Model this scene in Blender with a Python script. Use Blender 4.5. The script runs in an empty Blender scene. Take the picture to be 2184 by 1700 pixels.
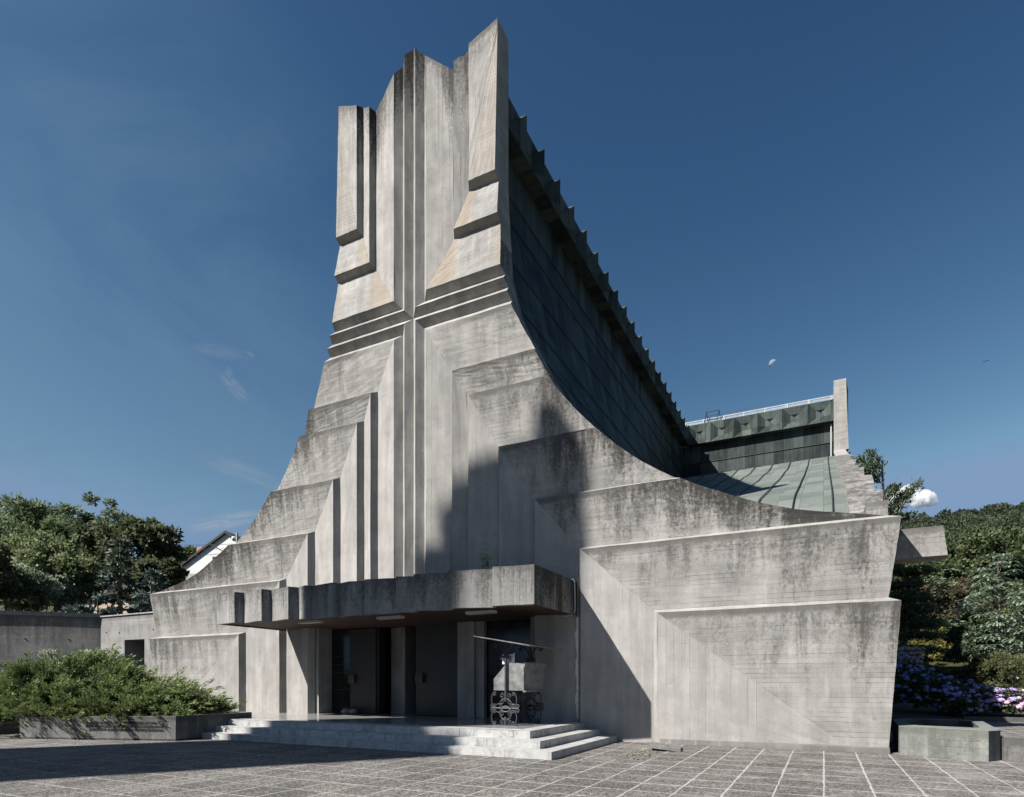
import bpy, bmesh, math, random
import numpy as np
from mathutils import Vector, Matrix
R = math.radians
rng = np.random.default_rng(7)
random.seed(11)
scn = bpy.context.scene
COL = scn.collection

# ------------------------------------------------------------------ camera frame
TH = R(26.926); CT, ST = math.cos(TH), math.sin(TH)
FPX, V0 = 1309.33, 1456.1
CAM_H = 1.6
def ray(u, v):
    k = (u - 1092) / FPX
    return Vector((k*CT - ST, k*ST + CT, (V0 - v) / FPX))
def at(u, d, v=None):
    """world point seen at photo position u (2184 wide) at forward distance d"""
    r = ray(u, V0 if v is None else v)
    return Vector((r.x*d, r.y*d, CAM_H + r.z*d))
SUN = Vector((-0.72, -1.0, 1.16)).normalized()

# ------------------------------------------------------------------ material helpers
def new_mat(name):
    m = bpy.data.materials.new(name); m.use_nodes = True
    nt = m.node_tree
    for n in list(nt.nodes): nt.nodes.remove(n)
    return m, nt
class G:
    """tiny node-graph helper"""
    def __init__(self, nt): self.nt = nt
    def n(self, t, **kw):
        nd = self.nt.nodes.new(t)
        for k, v in kw.items(): setattr(nd, k, v)
        return nd
    def l(self, a, b): self.nt.links.new(a, b)
    def val(self, sock, v):
        if hasattr(v, 'is_output'): self.l(v, sock)
        else: sock.default_value = v
    def math(self, op, a, b=0.0, c=0.0, clamp=False):
        nd = self.n('ShaderNodeMath', operation=op, use_clamp=clamp)
        self.val(nd.inputs[0], a); self.val(nd.inputs[1], b); self.val(nd.inputs[2], c)
        return nd.outputs[0]
    def mix(self, f, a, b, blend='MIX'):
        nd = self.n('ShaderNodeMix', data_type='RGBA', blend_type=blend)
        self.val(nd.inputs[0], f)
        for s, v in ((nd.inputs[6], a), (nd.inputs[7], b)):
            if hasattr(v, 'is_output'): self.l(v, s)
            else: s.default_value = (*v, 1) if len(v) == 3 else v
        return nd.outputs[2]
    def ss(self, x, lo, hi):
        nd = self.n('ShaderNodeMapRange', interpolation_type='SMOOTHSTEP')
        self.val(nd.inputs[0], x); self.val(nd.inputs[1], lo); self.val(nd.inputs[2], hi)
        return nd.outputs[0]
    def lin(self, x, lo, hi, a, b):
        nd = self.n('ShaderNodeMapRange'); nd.clamp = True
        for i, v in enumerate((x, lo, hi, a, b)): self.val(nd.inputs[i], v)
        return nd.outputs[0]
    def noise(self, vec, scale, detail=4.0, rough=0.55, dist=0.0):
        nd = self.n('ShaderNodeTexNoise')
        self.l(vec, nd.inputs['Vector']); nd.inputs['Scale'].default_value = scale
        nd.inputs['Detail'].default_value = detail; nd.inputs['Roughness'].default_value = rough
        nd.inputs['Distortion'].default_value = dist
        return nd.outputs[0]
    def scale(self, vec, s):
        nd = self.n('ShaderNodeVectorMath', operation='MULTIPLY')
        self.l(vec, nd.inputs[0]); nd.inputs[1].default_value = s
        return nd.outputs[0]
    def obj(self):
        g = self.n('ShaderNodeNewGeometry')
        return g.outputs['Position']
    def bump(self, h, strength, dist):
        nd = self.n('ShaderNodeBump'); nd.inputs['Strength'].default_value = strength
        nd.inputs['Distance'].default_value = dist; self.l(h, nd.inputs['Height'])
        return nd.outputs[0]
    def out(self, bsdf):
        o = self.n('ShaderNodeOutputMaterial'); self.l(bsdf, o.inputs[0])
    def pbr(self, col, rough=0.8, normal=None, metal=0.0, spec=0.5):
        p = self.n('ShaderNodeBsdfPrincipled')
        for k, v in (('Base Color', col), ('Roughness', rough), ('Metallic', metal)):
            if hasattr(v, 'is_output'): self.l(v, p.inputs[k])
            else: p.inputs[k].default_value = (*v, 1) if isinstance(v, tuple) else v
        p.inputs['Specular IOR Level'].default_value = spec
        if normal is not None: self.l(normal, p.inputs['Normal'])
        return p.outputs[0]

def concrete(name, base=(0.288, 0.275, 0.259), board=0.115, mott=1.0, stain=1.0, pits=1.0, dark=(0.033, 0.031, 0.028), lines=1.0):
    m, nt = new_mat(name); g = G(nt)
    P = g.obj()
    uv = g.n('ShaderNodeUVMap', uv_map='board').outputs[0]
    sep = g.n('ShaderNodeSeparateXYZ'); g.l(uv, sep.inputs[0])
    U, V = sep.outputs[0], sep.outputs[1]
    dv = g.n('ShaderNodeUVMap', uv_map='dirt').outputs[0]
    sd = g.n('ShaderNodeSeparateXYZ'); g.l(dv, sd.inputs[0])
    D, I = sd.outputs[0], sd.outputs[1]
    tan = g.n('ShaderNodeAttribute', attribute_name='tan').outputs['Fac']
    wob = g.noise(P, 1.3, 2)
    vb = g.math('DIVIDE', g.math('ADD', V, g.math('MULTIPLY', wob, 0.012)), board)
    idx = g.math('FLOOR', vb); fr = g.math('FRACT', vb)
    wn = g.n('ShaderNodeTexWhiteNoise', noise_dimensions='1D'); g.l(idx, wn.inputs['W'])
    r1 = wn.outputs[0]
    uo = g.math('FLOOR', g.math('ADD', g.math('DIVIDE', U, 1.9), g.math('MULTIPLY', r1, 9.0)))
    uf = g.math('FRACT', g.math('ADD', g.math('DIVIDE', U, 1.9), g.math('MULTIPLY', r1, 9.0)))
    cmb = g.n('ShaderNodeCombineXYZ'); g.l(idx, cmb.inputs[0]); g.l(uo, cmb.inputs[1])
    wn2 = g.n('ShaderNodeTexWhiteNoise', noise_dimensions='2D'); g.l(cmb.outputs[0], wn2.inputs['Vector'])
    r2 = wn2.outputs[0]
    # seams between the form boards: only here and there
    edge = g.math('MINIMUM', fr, g.math('SUBTRACT', 1.0, fr))
    seam = g.math('SUBTRACT', 1.0, g.ss(edge, 0.0, 0.07))
    gate = g.ss(g.noise(g.scale(P, (0.9, 0.9, 0.9)), 1.1, 3), 0.36, 0.60)
    gate = g.math('MULTIPLY', gate, g.ss(r1, 0.25, 0.8))
    endj = g.math('SUBTRACT', 1.0, g.ss(g.math('MINIMUM', uf, g.math('SUBTRACT', 1.0, uf)), 0.0, 0.006))
    seam = g.math('MAXIMUM', g.math('MULTIPLY', seam, gate), g.math('MULTIPLY', endj, g.math('MULTIPLY', gate, 0.7)))
    # tones
    tone = g.math('ADD', 0.97, g.math('MULTIPLY', g.math('SUBTRACT', r2, 0.5), 0.13))
    big = g.noise(P, 0.35, 5, 0.6)
    mid = g.noise(P, 1.7, 5, 0.65)
    fine = g.noise(P, 38.0, 3, 0.7)
    run = g.noise(g.scale(P, (1.0, 1.0, 0.13)), 2.6, 5, 0.62)
    tone = g.math('MULTIPLY', tone, g.lin(big, 0.3, 0.7, 1.0-0.16*mott, 1.0+0.12*mott))
    tone = g.math('MULTIPLY', tone, g.lin(mid, 0.3, 0.7, 1.0-0.22*mott, 1.0+0.14*mott))
    tone = g.math('MULTIPLY', tone, g.lin(fine, 0.3, 0.7, 0.90, 1.08))
    tone = g.math('MULTIPLY', tone, g.lin(run, 0.35, 0.7, 1.0+0.09*mott, 1.0-0.20*mott))
    tone = g.math('MULTIPLY', tone, g.math('SUBTRACT', 1.0, g.math('MULTIPLY', seam, 0.38*lines)))
    tc = g.n('ShaderNodeCombineColor')
    for i in range(3): g.l(tone, tc.inputs[i])
    col = g.mix(1.0, base, tc.outputs[0], 'MULTIPLY')
    hue = g.noise(P, 0.8, 3)
    col = g.mix(g.lin(hue, 0.45, 0.75, 0.0, 0.28), col, (0.242, 0.222, 0.197))
    # efflorescence: pale runs
    eff = g.ss(g.noise(g.scale(P, (1.0, 1.0, 0.11)), 3.7, 3), 0.57, 0.72)
    col = g.mix(g.math('MULTIPLY', eff, 0.3), col, (0.385, 0.378, 0.366))
    # rust / lichen tan
    tn = g.math('MULTIPLY', tan, g.lin(run, 0.2, 0.8, 0.75, 1.2), clamp=True)
    col = g.mix(g.math('MULTIPLY', tn, 0.68), col, (0.235, 0.185, 0.128))
    # black runs and crust below the ledges
    s1 = g.noise(g.scale(P, (1.0, 1.0, 0.12)), 2.1, 6, 0.72, 0.5)
    s2 = g.noise(P, 11.0, 6, 0.8)
    grow = g.math('ADD', g.math('MULTIPLY', s1, 1.15), g.math('MULTIPLY', s2, 0.75))
    grow = g.math('ADD', grow, g.math('MULTIPLY', I, 0.36))
    grow = g.math('SUBTRACT', grow, g.math('MULTIPLY', D, 0.16))
    sm = g.math('MULTIPLY', g.ss(grow, 1.01, 1.38), g.math('MULTIPLY', I, 0.88*stain, clamp=True), clamp=True)
    # thin dark line right under the edge
    lip = g.math('MULTIPLY', g.math('SUBTRACT', 1.0, g.ss(g.math('SUBTRACT', D, g.math('MULTIPLY', s2, 0.30)), -0.06, 0.12)),
                 g.math('MULTIPLY', g.ss(I, 0.05, 0.6), 0.62*stain))
    sm = g.math('MAXIMUM', sm, lip)
    col = g.mix(sm, col, dark)
    # pits and specks
    vo = g.n('ShaderNodeTexVoronoi', feature='F1'); g.l(g.scale(P, (1, 1, 1.8)), vo.inputs['Vector']); vo.inputs['Scale'].default_value = 5.5
    vo.inputs['Randomness'].default_value = 1.0
    pit = g.math('SUBTRACT', 1.0, g.ss(vo.outputs['Distance'], 0.035, 0.10))
    pit = g.math('MULTIPLY', pit, g.ss(g.noise(P, 0.9, 2), 0.50, 0.66))
    vo2 = g.n('ShaderNodeTexVoronoi', feature='F1'); g.l(g.scale(P, (1, 1, 2.0)), vo2.inputs['Vector']); vo2.inputs['Scale'].default_value = 13
    pit2 = g.math('SUBTRACT', 1.0, g.ss(vo2.outputs['Distance'], 0.08, 0.2))
    pit2 = g.math('MULTIPLY', pit2, g.ss(g.math('ADD', g.noise(P, 0.55, 3), g.math('MULTIPLY', I, 0.22)), 0.60, 0.74))
    pit = g.math('MAXIMUM', pit, g.math('MULTIPLY', pit2, 0.7))
    col = g.mix(g.math('MULTIPLY', pit, 0.72*pits), col, (0.09, 0.085, 0.08))
    h = g.math('ADD', g.math('MULTIPLY', r2, 0.35), g.math('MULTIPLY', fine, 0.35))
    h = g.math('SUBTRACT', h, g.math('MULTIPLY', seam, 0.8))
    h = g.math('SUBTRACT', h, g.math('MULTIPLY', pit, 0.8))
    h = g.math('ADD', h, g.math('MULTIPLY', s2, 0.5))
    g.out(g.pbr(col, 0.9, g.bump(h, 0.7, 0.012), spec=0.25))
    return m

def simple(name, col, rough=0.6, metal=0.0, var=0.15, nscale=4.0, spec=0.5, bump=0.0, streak=False):
    m, nt = new_mat(name); g = G(nt); P = g.obj()
    if streak: P = g.scale(P, (1, 1, 0.15))
    nz = g.noise(P, nscale, 4, 0.6)
    c2 = tuple(min(1, c*(1+var*1.6)) for c in col); c1 = tuple(c*(1-var*1.6) for c in col)
    c = g.mix(g.lin(nz, 0.3, 0.7, 0, 1), c1, c2)
    nrm = g.bump(g.noise(g.obj(), nscale*8, 3), 0.5, bump) if bump else None
    g.out(g.pbr(c, g.lin(nz, 0.3, 0.7, max(0.02, rough-0.08), min(1, rough+0.08)), nrm, metal, spec))
    return m

def foliage(name, dark, light, rough=0.6, trans=0.4):
    m, nt = new_mat(name); g = G(nt)
    t = g.n('ShaderNodeAttribute', attribute_name='tint').outputs['Fac']
    c = g.mix(t, dark, light)
    p = g.pbr(c, rough, spec=0.3)
    tr = g.n('ShaderNodeBsdfTranslucent'); g.l(c, tr.inputs[0])
    mx = g.n('ShaderNodeMixShader'); mx.inputs[0].default_value = trans
    g.l(p, mx.inputs[1]); g.l(tr.outputs[0], mx.inputs[2])
    g.out(mx.outputs[0]); return m

def copper(name, base, light, rough=0.5, seams=0.0):
    m, nt = new_mat(name); g = G(nt); P = g.obj()
    uv = g.n('ShaderNodeUVMap', uv_map='board').outputs[0]
    sep = g.n('ShaderNodeSeparateXYZ'); g.l(uv, sep.inputs[0])
    a = g.noise(P, 0.8, 5, 0.6); b = g.noise(g.scale(P, (1, 1, 0.08)), 4.0, 5, 0.7); f = g.noise(P, 20, 3)
    # sheets: joints every ~0.6 m along the length
    ub = g.math('DIVIDE', sep.outputs[0], 0.62); ui = g.math('FLOOR', ub)
    vi = g.math('FLOOR', g.math('DIVIDE', sep.outputs[1], 1.3))
    cb = g.n('ShaderNodeCombineXYZ'); g.l(ui, cb.inputs[0]); g.l(vi, cb.inputs[1])
    wn = g.n('ShaderNodeTexWhiteNoise', noise_dimensions='2D'); g.l(cb.outputs[0], wn.inputs['Vector'])
    uf = g.math('FRACT', ub); jo = g.math('SUBTRACT', 1.0, g.ss(g.math('MINIMUM', uf, g.math('SUBTRACT', 1.0, uf)), 0.0, 0.03))
    k = g.math('ADD', g.math('MULTIPLY', a, 0.5), g.math('MULTIPLY', b, 0.55))
    k = g.math('ADD', k, g.math('MULTIPLY', g.math('SUBTRACT', wn.outputs[0], 0.5), 0.34))
    k = g.math('ADD', k, g.math('MULTIPLY', jo, -0.28))
    c = g.mix(g.ss(k, 0.3, 0.78), base, light)
    st = g.ss(g.noise(g.scale(P, (1, 1, 0.06)), 7.0, 4, 0.6), 0.62, 0.75)
    c = g.mix(g.math('MULTIPLY', st, 0.35), c, tuple(min(1, x*1.9) for x in light))
    h = g.math('ADD', g.math('MULTIPLY', f, 0.3), g.math('MULTIPLY', a, 0.8))
    h = g.math('ADD', h, g.math('MULTIPLY', jo, 0.5))
    if seams:
        wv = g.math('FRACT', g.math('DIVIDE', sep.outputs[1], seams))
        rib = g.math('SUBTRACT', 1.0, g.ss(wv, 0.0, 0.3))
        h = g.math('ADD', h, g.math('MULTIPLY', rib, 1.2))
        c = g.mix(g.math('MULTIPLY', rib, 0.35), c, tuple(x*0.5 for x in base))
    g.out(g.pbr(c, rough, g.bump(h, 0.6, 0.02), spec=0.12))
    return m

M = {}
M['conc'] = concrete('board_marked_concrete')
M['conc_smooth'] = concrete('smooth_upright_board_concrete', base=(0.292, 0.279, 0.263), stain=0.9, mott=0.75, pits=0.35, lines=0.1, board=0.2)
M['conc_dark'] = concrete('weathered_canopy_concrete', base=(0.234, 0.228, 0.219), stain=1.1, board=0.16, lines=0.6, pits=1.3)
M['conc_plain'] = concrete('garden_wall_concrete', base=(0.170, 0.166, 0.159), stain=0.9, board=0.3, lines=0.4)
M['conc_green'] = concrete('mossy_concrete', base=(0.174, 0.178, 0.166), stain=0.8, board=0.13, lines=0.6, dark=(0.05, 0.055, 0.04))
M['conc_annex'] = concrete('annex_concrete', base=(0.230, 0.223, 0.214), stain=0.7, board=0.14, pits=1.6)
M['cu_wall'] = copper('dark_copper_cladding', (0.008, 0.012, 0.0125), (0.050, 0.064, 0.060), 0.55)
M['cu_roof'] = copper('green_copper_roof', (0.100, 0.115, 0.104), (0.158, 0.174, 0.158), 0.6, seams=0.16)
M['cu_band'] = copper('faceted_copper_band', (0.020, 0.027, 0.026), (0.075, 0.092, 0.084), 0.55)
M['seam'] = simple('dark_roof_seam', (0.018, 0.022, 0.022), 0.6)
M['white_metal'] = simple('white_painted_metal', (0.36, 0.37, 0.37), 0.45, var=0.05)
M['glass_grey'] = simple('skylight_glass', (0.16, 0.2, 0.24), 0.12, var=0.1)
M['iron'] = simple('dark_wrought_iron', (0.035, 0.037, 0.042), 0.5, 0.5, var=0.3, nscale=25)
M['iron_grey'] = simple('worn_grey_iron', (0.040, 0.042, 0.047), 0.6, 0.15, var=0.3, nscale=25)
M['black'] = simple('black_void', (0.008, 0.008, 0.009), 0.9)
M['soffit'] = simple('red_brown_soffit_boards', (0.055, 0.026, 0.019), 0.7, var=0.3, nscale=3)
M['door_brown'] = simple('dark_brown_door_sheet', (0.015, 0.0125, 0.013), 0.55, var=0.2, nscale=2, streak=True)
M['door_green'] = simple('dark_green_door_sheet', (0.009, 0.0115, 0.011), 0.45, var=0.3, nscale=2.5)
M['glass_dark'] = simple('dark_entrance_glass', (0.008, 0.011, 0.011), 0.15, var=0.25, nscale=2)
M['lamp'] = simple('white_lamp_cover', (0.50, 0.50, 0.49), 0.5, var=0.03)
M['tin'] = simple('tarnished_sheet_metal', (0.22, 0.216, 0.207), 0.4, 0.4, var=0.22, nscale=5, bump=0.004)
M['paper'] = simple('white_paper', (0.62, 0.66, 0.74), 0.8, var=0.05)
M['ink'] = simple('dark_print', (0.06, 0.06, 0.07), 0.8)
M['letter'] = simple('recessed_dark_lettering', (0.016, 0.016, 0.016), 0.8)
M['stone'] = simple('river_stone', (0.24, 0.225, 0.205), 0.8, var=0.25, nscale=9, bump=0.02)
M['bark'] = simple('grey_brown_bark', (0.085, 0.072, 0.058), 0.9, var=0.35, nscale=9, bump=0.05)
M['bark_pale'] = simple('pale_bare_bark', (0.20, 0.185, 0.165), 0.9, var=0.3, nscale=9, bump=0.05)
M['plaster'] = simple('white_plaster', (0.62, 0.615, 0.595), 0.85, var=0.05, nscale=1.2)
M['ochre'] = simple('ochre_plaster', (0.42, 0.35, 0.23), 0.85, var=0.08)
M['peach'] = simple('peach_plaster', (0.30, 0.235, 0.175), 0.85, var=0.08)
M['rooftile'] = simple('old_brown_roof_boards', (0.045, 0.037, 0.033), 0.85, var=0.35, nscale=6, bump=0.05)
M['brick'] = simple('red_brick', (0.33, 0.16, 0.10), 0.9, var=0.2, nscale=8)
M['coping'] = simple('dark_metal_coping', (0.035, 0.045, 0.047), 0.45, 0.3, var=0.2)
M['coping_pale'] = simple('pale_metal_coping', (0.30, 0.31, 0.31), 0.5, 0.2, var=0.2)
M['wood'] = simple('brown_door_wood', (0.045, 0.027, 0.02), 0.6, var=0.25)
M['moon'] = simple('pale_moon_surface', (0.15, 0.18, 0.225), 1.0, var=0.12, nscale=0.02)
def cloud_mat():
    m, nt = new_mat('white_cloud_vapour'); g = G(nt)
    v = g.n('ShaderNodeVolumePrincipled'); v.inputs['Color'].default_value = (0.99, 0.99, 0.99, 1); v.inputs['Anisotropy'].default_value = 0.0
    n = g.noise(g.obj(), 0.06, 5, 0.6)
    g.l(g.math('MULTIPLY', g.ss(n, 0.30, 0.62), 0.11), v.inputs['Density'])
    o = g.n('ShaderNodeOutputMaterial'); g.l(v.outputs[0], o.inputs['Volume']); return m
M['cloud'] = cloud_mat()
M['bird'] = simple('dark_feathers', (0.012, 0.012, 0.013), 0.8)
M['caulk'] = simple('pale_mortar_smear', (0.58, 0.57, 0.55), 0.9, var=0.15, nscale=12)
M['water'] = simple('dark_water', (0.018, 0.024, 0.022), 0.06, var=0.1)
M['soil'] = simple('dark_soil', (0.045, 0.036, 0.026), 0.95, var=0.4, nscale=7, bump=0.04)

# ------------------------------------------------------------------ mesh builder
def jit(p, amp):
    if not amp: return p
    def h(q, s): return (math.sin(q[0]*91.7*s + q[1]*57.3 + q[2]*133.1*s) * 43758.5453) % 1.0 - 0.5
    q = (round(p[0], 3), round(p[1], 3), round(p[2], 3))
    return (p[0] + h(q, 1.3)*amp, p[1] + h(q, 2.1)*amp, p[2] + h(q, 0.7)*amp)
class MB:
    def __init__(self, jitter=0.0):
        self.v = []; self.f = []; self.mi = []; self.ub = []; self.ud = []; self.tn = []; self.sm = []; self.j = jitter
    def face(self, pts, mi=0, ub=None, ud=None, tn=None, smooth=False):
        i = len(self.v)
        pts = [tuple(p) for p in pts]
        self.v += [jit(p, self.j) for p in pts]
        self.f.append(tuple(range(i, i+len(pts)))); self.mi.append(mi); self.sm.append(smooth)
        if ub is None: ub = auto_uv(pts)
        if ud is None: ud = [(0.0, 0.0)]*len(pts)
        if tn is None: tn = [0.0]*len(pts)
        self.ub += ub; self.ud += ud; self.tn += tn
    def box(self, lo, hi, mi=0, mat=None, dirt=0.0, skip=()):
        x0, y0, z0 = lo; x1, y1, z1 = hi
        c = [(x0,y0,z0),(x1,y0,z0),(x1,y1,z0),(x0,y1,z0),(x0,y0,z1),(x1,y0,z1),(x1,y1,z1),(x0,y1,z1)]
        if mat is not None: cw = [tuple(mat @ Vector(p)) for p in c]
        else: cw = c
        for n, f in enumerate(((0,3,2,1),(4,5,6,7),(0,1,5,4),(1,2,6,5),(2,3,7,6),(3,0,4,7))):
            if n in skip: continue
            pts = [cw[i] for i in f]
            ud = [(z1 - c[i][2], dirt if n > 1 else dirt*0.6) for i in f]
            self.face(pts, mi, None, ud)
    def prism(self, poly, z0, z1, mi=0, dirt=0.0, top=True, bot=True):
        n = len(poly)
        for i in range(n):
            a, b = poly[i], poly[(i+1) % n]
            self.face([(a[0],a[1],z0),(b[0],b[1],z0),(b[0],b[1],z1),(a[0],a[1],z1)], mi, None,
                      [(z1-z0,dirt),(z1-z0,dirt),(0,dirt),(0,dirt)])
        if top: self.face([(p[0],p[1],z1) for p in poly], mi, None, [(0.1, dirt*0.5)]*n)
        if bot: self.face([(p[0],p[1],z0) for p in reversed(poly)], mi)
    def tube(self, path, rad, n=8, mi=0, caps=True):
        path = [Vector(p) for p in path]
        rings = []
        m = len(path)
        rads = rad if hasattr(rad, '__len__') else [rad]*m
        prev = None
        for i, p in enumerate(path):
            t = (path[min(i+1, m-1)] - path[max(i-1, 0)])
            if t.length < 1e-9: t = Vector((0,0,1))
            t.normalize()
            a = t.orthogonal().normalized() if prev is None else (prev - t*prev.dot(t))
            if a.length < 1e-6: a = t.orthogonal()
            a.normalize(); prev = a
            b = t.cross(a)
            rings.append([p + (a*math.cos(2*math.pi*k/n) + b*math.sin(2*math.pi*k/n))*rads[i] for k in range(n)])
        for i in range(m-1):
            for k in range(n):
                k2 = (k+1) % n
                self.face([rings[i][k], rings[i][k2], rings[i+1][k2], rings[i+1][k]], mi, [(0,0)]*4, smooth=True)
        if caps:
            self.face(list(reversed(rings[0])), mi, [(0,0)]*n); self.face(rings[-1], mi, [(0,0)]*n)
    def build(self, name, mats, parent=None, weld=False):
        me = bpy.data.meshes.new(name)
        me.from_pydata(self.v, [], self.f)
        mats = mats if isinstance(mats, (list, tuple)) else [mats]
        for m in mats: me.materials.append(m)
        me.polygons.foreach_set('material_index', self.mi)
        me.polygons.foreach_set('use_smooth', self.sm)
        a = me.uv_layers.new(name='board'); a.data.foreach_set('uv', np.array(self.ub, 'f').ravel())
        b = me.uv_layers.new(name='dirt'); b.data.foreach_set('uv', np.array(self.ud, 'f').ravel())
        if any(self.tn):
            t = me.attributes.new('tan', 'FLOAT', 'CORNER'); t.data.foreach_set('value', np.array(self.tn, 'f'))
        me.update()
        if weld:
            bm = bmesh.new(); bm.from_mesh(me); bmesh.ops.remove_doubles(bm, verts=bm.verts, dist=1e-4)
            bmesh.ops.recalc_face_normals(bm, faces=bm.faces); bm.to_mesh(me); bm.free()
        o = bpy.data.objects.new(name, me); COL.objects.link(o)
        if parent: o.parent = parent
        return o
def auto_uv(pts):
    a, b, c = Vector(pts[0]), Vector(pts[1]), Vector(pts[2])
    n = (b-a).cross(c-a)
    if n.length < 1e-12: n = Vector((0,0,1))
    n.normalize()
    if abs(n.z) > 0.75: return [(p[0], p[1]) for p in pts]
    t = Vector((-n.y, n.x, 0)).normalized()
    return [(Vector(p).dot(t), p[2]) for p in pts]

def tag(o, label=None, cat=None, group=None, kind=None):
    if label: o['label'] = label
    if cat: o['category'] = cat
    if group: o['group'] = group
    if kind: o['kind'] = kind
    return o
def empty(name, loc=(0,0,0), label=None, cat=None, group=None, rz=0):
    o = bpy.data.objects.new(name, None); COL.objects.link(o)
    o.location = loc; o.rotation_euler = (0,0,rz); o.empty_display_size = 0.3
    tag(o, label, cat, group); return o

# ------------------------------------------------------------------ camera, light, sky
cam = bpy.data.cameras.new('camera'); camo = bpy.data.objects.new('camera', cam); COL.objects.link(camo)
camo.location = (0, 0, CAM_H); camo.rotation_euler = (R(90), 0, TH)
cam.sensor_width = 36; cam.sensor_fit = 'HORIZONTAL'; cam.lens = 36*FPX/2184
cam.shift_y = (V0 - 850)/2184; cam.clip_end = 9000; cam.clip_start = 0.05
scn.camera = camo
sl = bpy.data.lights.new('sun', 'SUN'); so = bpy.data.objects.new('sun', sl); COL.objects.link(so)
sl.energy = 5.0; sl.angle = R(0.55); sl.color = (1.0, 0.965, 0.915)
so.rotation_euler = SUN.to_track_quat('Z', 'Y').to_euler()

w = bpy.data.worlds.new('World'); scn.world = w; w.use_nodes = True
nt = w.node_tree
for n in list(nt.nodes): nt.nodes.remove(n)
g = G(nt)
sky = g.n('ShaderNodeTexSky', sky_type='NISHITA'); sky.sun_disc = False
sky.sun_elevation = math.asin(SUN.z); sky.sun_rotation = math.atan2(SUN.x, SUN.y)
sky.altitude = 400; sky.air_density = 1.0; sky.dust_density = 0.6; sky.ozone_density = 3.5
tcn = g.n('ShaderNodeTexCoord').outputs['Generated']
skc = sky.outputs[0]
def wisp(u, v, wu, wv, rot, seed, dens):
    """mask of thin cirrus round a direction of the sky (unit-sphere coordinates)"""
    d = ray(u, v).normalized()
    right = Vector((0,0,1)).cross(d).normalized()*-1; up = d.cross(right)*-1
    cr, sr = math.cos(rot), math.sin(rot)
    ax = right*cr + up*sr; ay = up*cr - right*sr
    def dot(vec):
        nd = g.n('ShaderNodeVectorMath', operation='DOT_PRODUCT'); g.l(tcn, nd.inputs[0]); nd.inputs[1].default_value = vec
        return nd.outputs['Value']
    x = g.math('DIVIDE', dot(ax), wu); y = g.math('DIVIDE', dot(ay), wv)
    rr = g.math('ADD', g.math('POWER', g.math('ABSOLUTE', x), 2.0), g.math('POWER', g.math('ABSOLUTE', y), 2.0))
    m = g.math('SUBTRACT', 1.0, g.ss(rr, 0.0, 1.0))
    front = g.math('GREATER_THAN', dot(d), 0.3)
    cb = g.n('ShaderNodeCombineXYZ'); g.l(x, cb.inputs[0]); g.l(g.math('MULTIPLY', y, 1.0), cb.inputs[1]); cb.inputs[2].default_value = seed
    nz = g.noise(cb.outputs[0], 1.5, 6, 0.6, 0.8)
    m = g.math('MULTIPLY', m, g.ss(nz, 0.25, 0.80))
    return g.math('MULTIPLY', g.math('MULTIPLY', m, front), dens)
ws = [wisp(470,750,0.042,0.010,0.05,1.3,0.16), wisp(534,756,0.007,0.0035,-0.6,6.6,0.35), wisp(500,826,0.026,0.011,-0.75,5.2,0.30),
      wisp(487,795,0.006,0.010,0.0,8.4,0.2), wisp(520,1008,0.075,0.016,-0.25,3.7,0.22), wisp(480,1112,0.06,0.014,0.3,9.9,0.5),
      wisp(60,700,0.58,0.46,-0.5,12.3,0.72), wisp(2180,1088,0.05,0.012,0.2,15.3,0.4)]
haze_m = ws.pop(6)
tot = ws[0]
for q in ws[1:]: tot = g.math('MAXIMUM', tot, q)
# polarised, deep blue sky: per-channel contrast of the sky colour
sc_ = g.n('ShaderNodeSeparateColor'); g.l(skc, sc_.inputs[0]); cc_ = g.n('ShaderNodeCombineColor')
DISP = 0.06*2**1.1
for i, (a_, p_) in enumerate(((13.4, 2.0), (4.85, 1.65), (2.16, 1.36))):
    kk = a_*(0.0714/1.0)**(p_)/0.0714*(0.0714/DISP)
    g.l(g.math('MINIMUM', g.math('MULTIPLY', g.math('POWER', sc_.outputs[i], p_), kk), (0.215, 0.335, 0.52)[i]/DISP), cc_.inputs[i])
skc = g.mix(haze_m, cc_.outputs[0], (1.10, 1.95, 2.95))
skc = g.mix(tot, skc, (3.4, 3.65, 4.0))
bg = g.n('ShaderNodeBackground'); g.l(skc, bg.inputs[0]); bg.inputs[1].default_value = 0.06
wo = g.n('ShaderNodeOutputWorld'); g.l(bg.outputs[0], wo.inputs[0])
scn.view_settings.view_transform = 'Standard'; scn.view_settings.look = 'None'
scn.view_settings.exposure = 1.1; scn.view_settings.gamma = 1.0
scn.render.engine = 'CYCLES'
scn.cycles.volume_bounces = 8; scn.cycles.volume_max_steps = 64
# ------------------------------------------------------------------ the church
XC, YF = -11.885, 16.13            # axis of the entrance front, plane of its outermost edges
DV = 0.21                          # depth of each step of the relief
ZC = 13.43                         # centre of the cross cut into the front
THICK = 0.87
CURVE = [(3.13,21.6),(3.125,16.95),(3.19,15.65),(3.30,14.07),(3.415,13.64),(3.52,13.22),(3.635,12.82),(3.96,12.13),(4.29,11.5),
         (4.66,10.75),(5.08,10.02),(5.63,9.33),(6.22,8.69),(6.78,8.15),(7.36,7.67),(7.9,7.29),(8.44,6.97),(9.10,6.63),(9.75,6.34),
         (10.41,6.06),(11.07,5.84),(11.71,5.68),(12.3,5.57),(13.16,5.45)]
def on_curve(C, z):
    if z >= C[0][1]: return C[0][0]
    for (a0,z0),(a1,z1) in zip(C, C[1:]):
        if z <= z0 and z >= z1: return a0 + (a1-a0)*(z0-z)/(z0-z1)
    return C[-1][0]
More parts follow.
